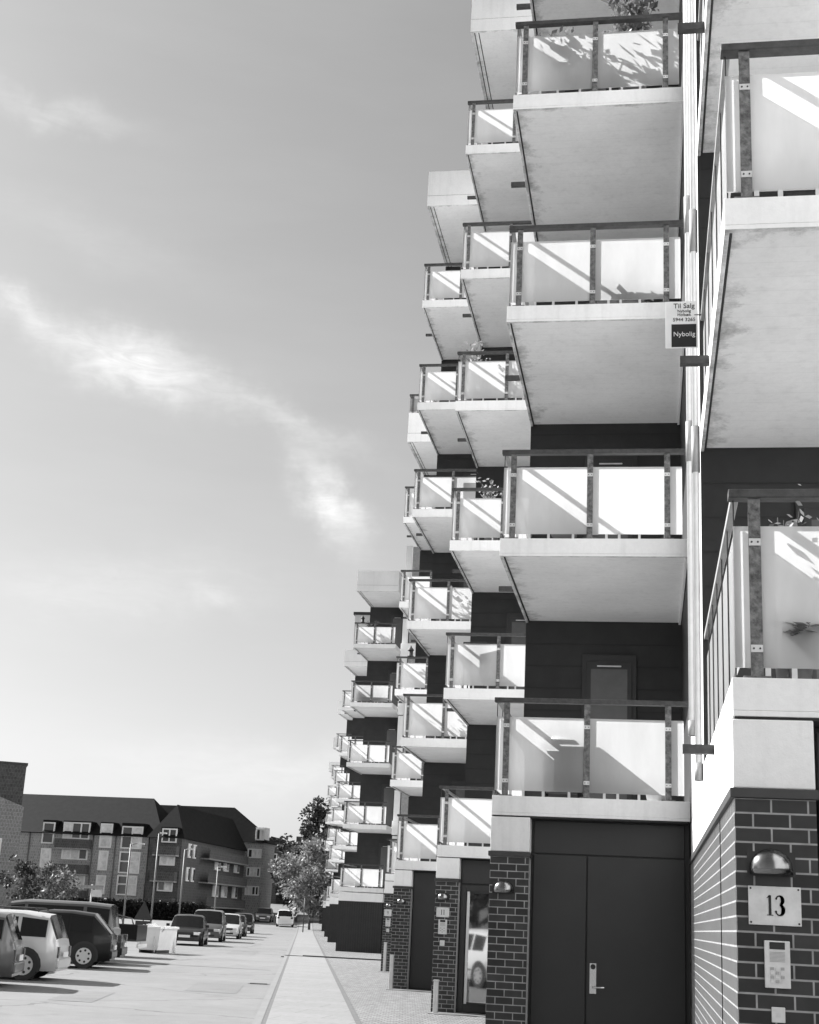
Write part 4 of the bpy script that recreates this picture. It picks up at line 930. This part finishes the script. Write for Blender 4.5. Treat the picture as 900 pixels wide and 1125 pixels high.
# street row, facing the camera
fw_ = R(-76.6); G2 = 'cars parked along the left kerb'
def row(x, y, L, Wd, H, kind, mat, label):
    return car('parked_car', (x - .2385 * -0 + (-.2318) * L / 2, y + .9727 * L / 2, ROAD + hgt(y)), fw_, L, Wd, H, kind, mat, label, G2)
row(-20.75, 63.9, 4.2, 1.66, 1.36, 'sedan', M['cpblack'], 'black saloon facing the camera at the front of the street row')
row(-22.9, 74.0, 4.2, 1.75, 1.62, 'van', M['cpgrey'], 'dark grey van right behind the black saloon')
row(-24.9, 84.5, 3.9, 1.65, 1.45, 'hatch', M['cpsilver'], 'pale hatchback third in the street row')
row(-27.1, 93.5, 4.0, 1.65, 1.4, 'wagon', M['cpdark'], 'dark estate car fourth in the street row')
row(-30.6, 108.0, 4.2, 1.7, 1.5, 'van', M['cpblack'], 'black tall car at the far end of the street row')
car('moving_car', (-35.9, 142.5, ROAD + hgt(142)), R(103.4), 3.9, 1.7, 1.62, 'hatch', M['cpwhite'], 'white hatchback driving away up the street', 'cars on the far street')
car('moving_car', (-40.6, 152, ROAD + hgt(152)), R(-80), 4.4, 1.75, 1.5, 'sedan', M['cpgrey'], 'grey car facing the camera to the left of the white hatchback', 'cars on the far street')
car('moving_car', (-66.5, 252, ROAD + hgt(252)), R(-60), 4.6, 1.9, 2.0, 'van', M['cpblack'], 'black van at the top of the far street', 'cars on the far street')
for i, (x, y, mt, lab) in enumerate(((-62.5, 250, 'cpwhite', 'white car, farthest of the row up the hill'), (-59.2, 240, 'cpsilver', 'silver car second farthest of the row up the hill'), (-56.0, 231, 'cpgrey', 'grey car in the middle of the row up the hill'), (-53.4, 222, 'cpwhite', 'white car second nearest of the row up the hill'), (-50.2, 211, 'cpdark', 'dark car nearest of the row up the hill by the trees'))):
    car('parked_car', (x, y, ROAD + hgt(y)), R(-60), 4.2, 1.75, 1.5, 'hatch' if i % 2 else 'sedan', M[mt], lab, 'cars parked up the hill')

# ------------------------------------------------------------------ far buildings on the left
def frontwin(parent, x0, x1, z0, z1, y, cols=2, blind=True, name='window', tr=None):
    q = MB(); t = .14; d = .16
    q.box(x0, x1, y - d, y - .003, z0, z0 + t, M['winwhite']); q.box(x0, x1, y - d, y - .003, z1 - t, z1, M['winwhite'])
    xs_ = [x0 + (x1 - x0) * i / cols for i in range(cols + 1)]
    for i, x in enumerate(xs_):
        a = x0 if i == 0 else (x1 - t if i == cols else x - t / 2); q.box(a, a + t, y - d + .002, y - .003, z0 + t, z1 - t, M['winwhite'])
    if tr: 
        zz = z0 + (z1 - z0) * tr; q.box(x0 + t, x1 - t, y - d + .004, y - .003, zz - t / 2, zz + t / 2, M['winwhite'])
    w_ = q.build(name, parent)
    rnd = random.Random(int((x0 * 13 + z0 * 7) * 10)); g = MB()
    for i in range(cols): g.box(xs_[i] + t / 2, xs_[i + 1] - t / 2, y - .06, y - .004, z0 + t / 2, z1 - t / 2, M['blind'] if rnd.random() < (.55 if blind else 0) else M['pane'])
    g.build('pane', w_); return w_
# long shaded block, facade towards the camera
blk = empty('apartment_building', (0, 0, 0)); tag(blk, 'long brick apartment block with steep dark roof and white windows across the lot', 'building')
YF_ = 150
b = MB(); b.box(-75, -52.3, YF_, YF_ + 11, -1, 8.9, M['farbrick'])
b.build('wall', blk)
def hip(mb, x0, x1, y0, y1, ze, zr, hl, hr, mat, ov=.35):
    ym = (y0 + y1) / 2; a, c, d, e = (x0 - (ov if hl else 0), y0 - ov, ze), (x1 + (ov if hr else 0), y0 - ov, ze), (x1 + (ov if hr else 0), y1 + ov, ze), (x0 - (ov if hl else 0), y1 + ov, ze)
    r0, r1 = (x0 + hl, ym, zr), (x1 - hr, ym, zr)
    mb.face((a, c, r1, r0), mat); mb.face((d, e, r0, r1), mat); mb.face((c, d, r1), mat); mb.face((e, a, r0), mat); mb.face((e, d, c, a), mat)
b = MB(); hip(b, -75, -52.3, YF_, YF_ + 11, 8.9, 13.4, 0, 3.2, M['roof']); b.build('roof', blk)
for x0, x1, z0, z1, c in ((-66, -64.6, 7.7, 10, 1), (-65.9, -64.7, 4.9, 7.2, 1), (-59.3, -57.9, 7.5, 10.1, 1), (-59.2, -58.1, 5.1, 7.2, 1), (-59.2, -58.1, 2.6, 4.6, 1)):
    frontwin(blk, x0, x1, z0, z1, YF_, c, True, tr=.5)
for x0, x1, z0, z1 in ((-63.6, -60.5, 8.3, 10.1), (-63.5, -60.5, 6.1, 7.5), (-63.2, -60.5, 3.0, 4.7)):
    frontwin(blk, x0, x1, z0, z1, YF_, 3)
for x0, x1, z0, z1 in ((-56.8, -54.4, 7.5, 9.9), (-56.8, -54.4, 4.9, 7.2), (-56.8, -54.5, 2.6, 4.7)): frontwin(blk, x0, x1, z0, z1, YF_, 2, tr=.55)
q = MB(); q.tube(((-75, YF_ - .42, 8.86), (-52.6, YF_ - .42, 8.86)), .07, M['roof'], 8); q.build('gutter', blk)
for x in (-67.4, -60.0, -57.4, -53.6): q = MB(); q.tube(((x, YF_ - .1, 0), (x, YF_ - .1, 8.8)), .06, M['pole'], 6); q.build('downpipe', blk)
def fbalc(parent, x0, x1, y, z, mat, dep=1.2, mid=True):
    q = MB(); q.box(x0, x1, y - dep, y - .002, z - .15, z, M['palebrick']); q.box(x0, x1, y - dep, y - dep + .08, z, z + .95, mat); q.box(x0, x0 + .08, y - dep + .08, y - .002, z, z + .95, mat); q.box(x1 - .08, x1, y - dep + .08, y - .002, z, z + .95, mat)
    q.build('balcony', parent)
for z in (7.3, 4.6, 1.9): fbalc(blk, -64.0, -60.2, YF_, z, M['farbrick2'])
# dormer cheeks for the windows that cut the eaves
for x0, x1 in ((-66.1, -64.5), (-63.7, -60.4), (-59.4, -57.8), (-56.9, -54.3)):
    q = MB(); q.box(x0, x1, YF_ + .0, YF_ + 2.0, 8.91, 10.25, M['roof']); q.build('dormer', blk)
# second wing set forward with bays, facade turning away along the street
w2 = empty('apartment_building', (-49.7, 149.4, 0)); tag(w2, 'darker brick wing with balconies stepping back along the street towards the corner house', 'building')
b = MB(); b.box(-3.6, 0, 0, 25, -1, 8.8, M['farbrick2']); b.build('wall', w2)
b = MB(); b.face(((-3.9, -.35, 8.8), (.35, -.35, 8.8), (-1.9, 3, 12.6)), M['roof']); b.face(((.35, -.35, 8.8), (.35, 25, 8.8), (-1.9, 25, 12.6), (-1.9, 3, 12.6)), M['roof']); b.face(((-1.9, 3, 12.6), (-1.9, 25, 12.6), (-3.9, 25, 8.8), (-3.9, -.35, 8.8)), M['roof']); b.face(((-3.9, -.35, 8.8), (-3.9, 25, 8.8), (.35, 25, 8.8), (.35, -.35, 8.8)), M['roof']); b.build('roof', w2)
for z0, z1 in ((8.3, 9.8), (5.9, 7.2), (3.2, 4.5)): frontwin(w2, -2.3, -.6, z0, z1, 0, 2)
q = MB(); q.box(-2.45, -.45, 0, 2, 8.85, 9.95, M['roof']); q.build('dormer', w2)
for z in (7.0, 4.3, 1.6): fbalc(w2, -2.9, -.2, 0, z, M['farbrick2'], 1.0)
def sidewin(parent, x, y0, y1, z0, z1):
    q = MB(); q.box(x + .003, x + .12, y0, y1, z0, z1, M['winwhite']); w_ = q.build('window', parent)
    q = MB(); n_ = 2
    for i in range(n_): q.box(x + .12, x + .135, y0 + (y1 - y0) * (i + .1) / n_, y0 + (y1 - y0) * (i + .9) / n_, z0 + .15, z1 - .15, M['pane'] if i else M['blind'])
    q.build('pane', w_)
for yq in (2.2, 4.0, 12.5, 16.0, 20.5):
    for z0 in (6.9 if yq < 5 else 6.0, 4.4 if yq < 5 else 3.0): sidewin(w2, 0, yq, yq + (1.0 if yq < 5 else 2.2), z0, z0 + 1.5)
for z in (7.1, 4.5, 1.9):
    q = MB(); q.box(.003, 1.1, 7, 23, z - .15, z, M['palebrick']); q.box(1.02, 1.1, 7, 23, z + .001, z + .95, M['farbrick2']); q.build('balcony', w2)

# corner block behind, facing the camera
b3 = empty('apartment_building', (0, 0, 0)); tag(b3, 'corner brick house with three stacked white windows and hipped roof near the trees', 'building')
b = MB(); b.box(-67, -47.4, 175, 180, 0, 9.9, M['farbrick']); b.build('wall', b3)
b = MB(); hip(b, -67, -47.2, 175, 180, 9.9, 14.3, 3.5, 5.2, M['roof'], .3); b.build('roof', b3)
for z0 in (8.0, 5.75, 3.5): frontwin(b3, -49.5, -47.7, z0, z0 + 1.15, 175, 4 if z0 < 8 else 3)
for z0 in (8.0, 5.6, 3.3): frontwin(b3, -51.0, -50.2, z0, z0 + 1.2, 175, 1)
frontwin(b3, -48.6, -47.5, 10.2, 11.6, 174.98, 2); q = MB(); q.box(-48.7, -47.4, 175.0, 177, 9.95, 11.8, M['winwhite']); q.build('dormer', b3)
# gabled house further up the street
g4_ = empty('house', (0, 0, 0)); tag(g4_, 'dark gabled house behind the trees at the end of the street', 'house')
b = MB(); b.box(-57.2, -54.6, 210, 218, 0, 10.4, M['farbrick2']); b.box(-54.6, -44, 212, 222, 0, 10.2, M['farbrick2']); b.build('wall', g4_)
b = MB(); b.face(((-57.4, 209.8, 10.4), (-54.4, 209.8, 10.4), (-55.9, 209.8, 12.6)), M['farbrick2']); b.face(((-57.4, 209.8, 10.4), (-55.9, 209.8, 12.6), (-55.9, 218, 12.6), (-57.4, 218, 10.4)), M['roof']); b.face(((-55.9, 209.8, 12.6), (-54.4, 209.8, 10.4), (-54.4, 218, 10.4), (-55.9, 218, 12.6)), M['roof'])
b.face(((-54.6, 211.7, 10.2), (-43.8, 211.7, 10.2), (-43.8, 216, 12.2), (-54.6, 216, 12.2)), M['roof']); b.face(((-54.6, 216, 12.2), (-43.8, 216, 12.2), (-43.8, 222.3, 10.2), (-54.6, 222.3, 10.2)), M['roof']); rf = b.build('roof', g4_)
b = MB(); b.box(-53.3, -52.7, 215, 216, 11.8, 13.0, M['farbrick2']); b.build('chimney', rf)
for x in (-57.0, -55.5): frontwin(g4_, x, x + .7, 9.2, 10.1, 210, 1)
for x in (-54.4, -53.4): 
    for z in (7.6, 5.2): frontwin(g4_, x, x + .6, z, z + 1.4, 212, 1)
# pale brick house at the left edge
lb = empty('apartment_building', (-50.3, 110, 0), R(27.5)); tag(lb, 'pale brick building with flat top block at the left edge', 'building')
b = MB(); b.box(-14, 0, 0, 14, -.5, 8.9, M['palebrick']); b.build('wall', lb)
b = MB(); b.face(((-14, -.05, 8.9), (0, -.05, 8.9), (-3.0, -.05, 9.9), (-14, -.05, 11.6)), M['palebrick']); b.face(((-14, -.05, 11.6), (-3, -.05, 9.9), (0, -.05, 8.9), (0, 1.2, 8.9), (-14, 1.2, 11.6)), M['white']); b.build('parapet', lb)
b = MB(); b.box(-14, -.1, 1.5, 11, 8.9, 12.35, M['farbrick2']); b.box(-14.1, .0, 1.4, 11.1, 12.35, 12.55, M['cap']); b.box(-6, -2.6, 3, 7, 12.55, 15.2, M['farbrick2']); b.build('roof_block', lb)
frontwin(lb, -2.4, -1.4, 4.8, 6.3, 0, 2, True); frontwin(lb, -2.4, -1.4, 2.2, 3.7, 0, 2, True)

# ------------------------------------------------------------------ trees, hedge, lamp posts
def tree(name, x, y, z, h, cw, n, seed, label, leafm, barkm='bark', trunk=0.3, ls=0.45, tr=0.12, group='street trees', tilt=0.0, narrow=1.0):
    rnd = random.Random(seed); o = empty(name, (x, y, z)); tag(o, label, 'tree', group)
    t = MB(); top = Vector((tilt, 0, h * .86)); t.tube([Vector((0, 0, -.3)), Vector((rnd.uniform(-.1, .1), 0, h * trunk)), top * .6 + Vector((.1, 0, 0)), top], [tr, tr * .8, tr * .5, tr * .12], M[barkm], 8)
    cl_ = []
    nb = 11
    for i in range(nb):
        a = i * 2.4 + rnd.uniform(-.4, .4); zz = h * (trunk + (.97 - trunk) * (i + .5) / nb); rr = cw * .5 * math.sin(math.pi * min(.97, .16 + .82 * (i + .5) / nb)) ** .8 * rnd.uniform(.65, 1.15)
        e = Vector((math.cos(a) * rr, math.sin(a) * rr, zz + rr * .3 * narrow)); s0 = Vector((0, 0, max(h * trunk * .8, zz - rr * .5)))
        t.tube([s0, s0.lerp(e, .5) + Vector((0, 0, .1)), e], [tr * .35, tr * .22, tr * .06], M[barkm], 5)
        for k in range(4):
            q = s0.lerp(e, .45 + .2 * k) + Vector((rnd.gauss(0, .22 * cw * .25), rnd.gauss(0, .22 * cw * .25), rnd.gauss(0, .05 * h))); cl_.append((q, cw * rnd.uniform(.09, .17)))
    cl_.append((Vector((tilt, 0, h * .93)), cw * .12))
    t.build('trunk', o); c = MB()
    for i in range(n):
        q, r_ = cl_[rnd.randrange(len(cl_))]; d = Vector((rnd.gauss(0, 1), rnd.gauss(0, 1), rnd.gauss(0, 1))).normalized(); p_ = q + d * r_ * rnd.uniform(.3, 1.05)
        c.leaf(p_, d + Vector((rnd.uniform(-.8, .8), rnd.uniform(-.8, .8), rnd.uniform(-.8, .3))), ls * rnd.uniform(.6, 1.3), M[leafm], rnd, .7)
    c.build('crown', o)
tree('tree', -39.6, 171, hgt(171), 13.2, 6.6, 5200, 1, 'tall dark tree rising behind the pale trees at the end of the pavement', 'leafdark', ls=.42, trunk=.15, tr=.25)
tree('tree', -43.8, 176, hgt(176), 7.7, 4.6, 3600, 2, 'pale leafy tree left of the tall dark tree', 'leafmid', ls=.36, trunk=.2, tr=.18)
tree('tree', -31.4, 134, hgt(134), 7.4, 6.2, 5200, 3, 'pale leafy tree over the far pavement beside the apartment balconies', 'leafmid', ls=.3, trunk=.24, tr=.13)
tree('tree', -38.6, 158, hgt(158), 7.6, 5.4, 4200, 13, 'mid grey-green tree between the pale tree and the tall dark one', 'leaf', ls=.34, trunk=.22, tr=.15)
tree('tree', -36.2, 160, hgt(160), 9.5, 5.5, 3400, 6, 'dark tree close to the far end of the apartment building', 'leafdark', ls=.36, trunk=.2, tr=.2)
tree('tree', -42.4, 88, 0, 4.3, 2.6, 1500, 4, 'small dark tree with pale trunk at the left edge', 'leafdark', 'palebark', ls=.2, trunk=.4, tr=.1, group='young trees by the car park')
tree('tree', -40.6, 90, 0, 3.9, 2.2, 1200, 14, 'small dark tree second from the left edge', 'leafdark', 'palebark', ls=.2, trunk=.4, tr=.08, group='young trees by the car park')
tree('tree', -43.6, 101, 0, 4.2, 2.6, 1600, 5, 'dark green young tree left of the pale-leaved young tree', 'leaf', 'bark', ls=.2, trunk=.25, tr=.08, group='young trees by the car park')
tree('tree', -41.9, 100, 0, 3.8, 2.2, 1200, 7, 'pale-leaved young tree in front of the long block', 'leafmid', 'bark', ls=.2, trunk=.25, tr=.08, group='young trees by the car park')
tree('tree', -24.5, 4, 0, 8.5, 6.0, 1500, 31, 'broad dark tree mirrored in the glass door of number 11', 'leafdark', ls=.6, trunk=.2, tr=.2, group='trees behind the near parking row')
tree('tree', -23.5, 10, 0, 7.5, 6.0, 1500, 32, 'second dark tree mirrored in the glass door of number 11', 'leafdark', ls=.6, trunk=.2, tr=.2, group='trees behind the near parking row')
rnd = random.Random(77); hb_ = MB(); hb_.box(-72, -44, 141.6, 143.4, hgt(141), 1.9, M['hedge'])
for i in range(9000):
    x = rnd.uniform(-72, -44); z = rnd.uniform(.2, 2.1); hb_.leaf(Vector((x, 141.6 - rnd.uniform(0, .25), z)), Vector((rnd.uniform(-1, 1), rnd.uniform(-1, 0), rnd.uniform(-.3, 1))), rnd.uniform(.15, .35), M['hedge'], rnd, .7)
tag(hb_.build('hedge'), 'long dark clipped hedge in front of the brick blocks', 'hedge')
# pale far pavement in front of hedge
b = MB(); b.face(((-90, 118, ROAD + .05), (-36, 118, ROAD + .05), (-42, 141, ROAD + .05 + hgt(141)), (-90, 141, ROAD + .05 + hgt(141))), M['pave']); tag(b.build('pavement'), kind='structure')
def lamp_post(x, y, h, label, arm=1.0):
    o = empty('street_lamp', (x, y, ROAD + hgt(y))); tag(o, label, 'street lamp', 'street lamps')
    b = MB(); b.tube(((0, 0, 0), (0, 0, 1.0), (0, 0, h)), [.08, .065, .045], M['pole'], 8); b.build('pole', o)
    b = MB(); b.tube(((0, 0, h - .05), (.2, 0, h + .02), (arm, 0, h + .05)), .03, M['pole'], 6); b.build('arm', o)
    b = MB(); b.obox((arm + .2, 0, h + .04), (.25, 0, 0), (0, .08, 0), (0, 0, .05), M['pipe']); b.build('lamp_head', o, .01)
lamp_post(-36.0, 97, 5.8, 'street lamp in front of the long block, with an arm to the right', .55)
lamp_post(-35.3, 107, 6.0, 'street lamp in front of the darker wing, right of the first one', .3)
lamp_post(-37.1, 122, 5.2, 'street lamp farthest right, near the corner house', .3)
lamp_post(-34.0, 97, 6.6, 'thin tall street lamp just behind the triangular sign', .12)
b = None
o = empty('direction_sign', (-30.2, 76, ROAD)); tag(o, 'pole with a narrow horizontal board and small square sign behind the parked van', 'sign')
b = MB(); b.tube(((0, 0, 0), (0, 0, 2.65)), .04, M['pipe'], 8); b.build('pole', o)
b = MB(); b.box(-.65, .7, -.06, -.04, 2.42, 2.6, M['bracket']); b.build('board', o)
b = MB(); b.box(.05, .62, -.06, -.04, 2.0, 2.36, M['plate']); b.build('square_plate', o)
o = empty('sign_pole', (-29.6, 124, hgt(124))); tag(o, 'thin dark pole at the kerb beside the white hatchback', 'pole')
b = MB(); b.tube(((0, 0, 0), (0, 0, 2.9)), .05, M['plastic'], 8); b.build('pole', o)
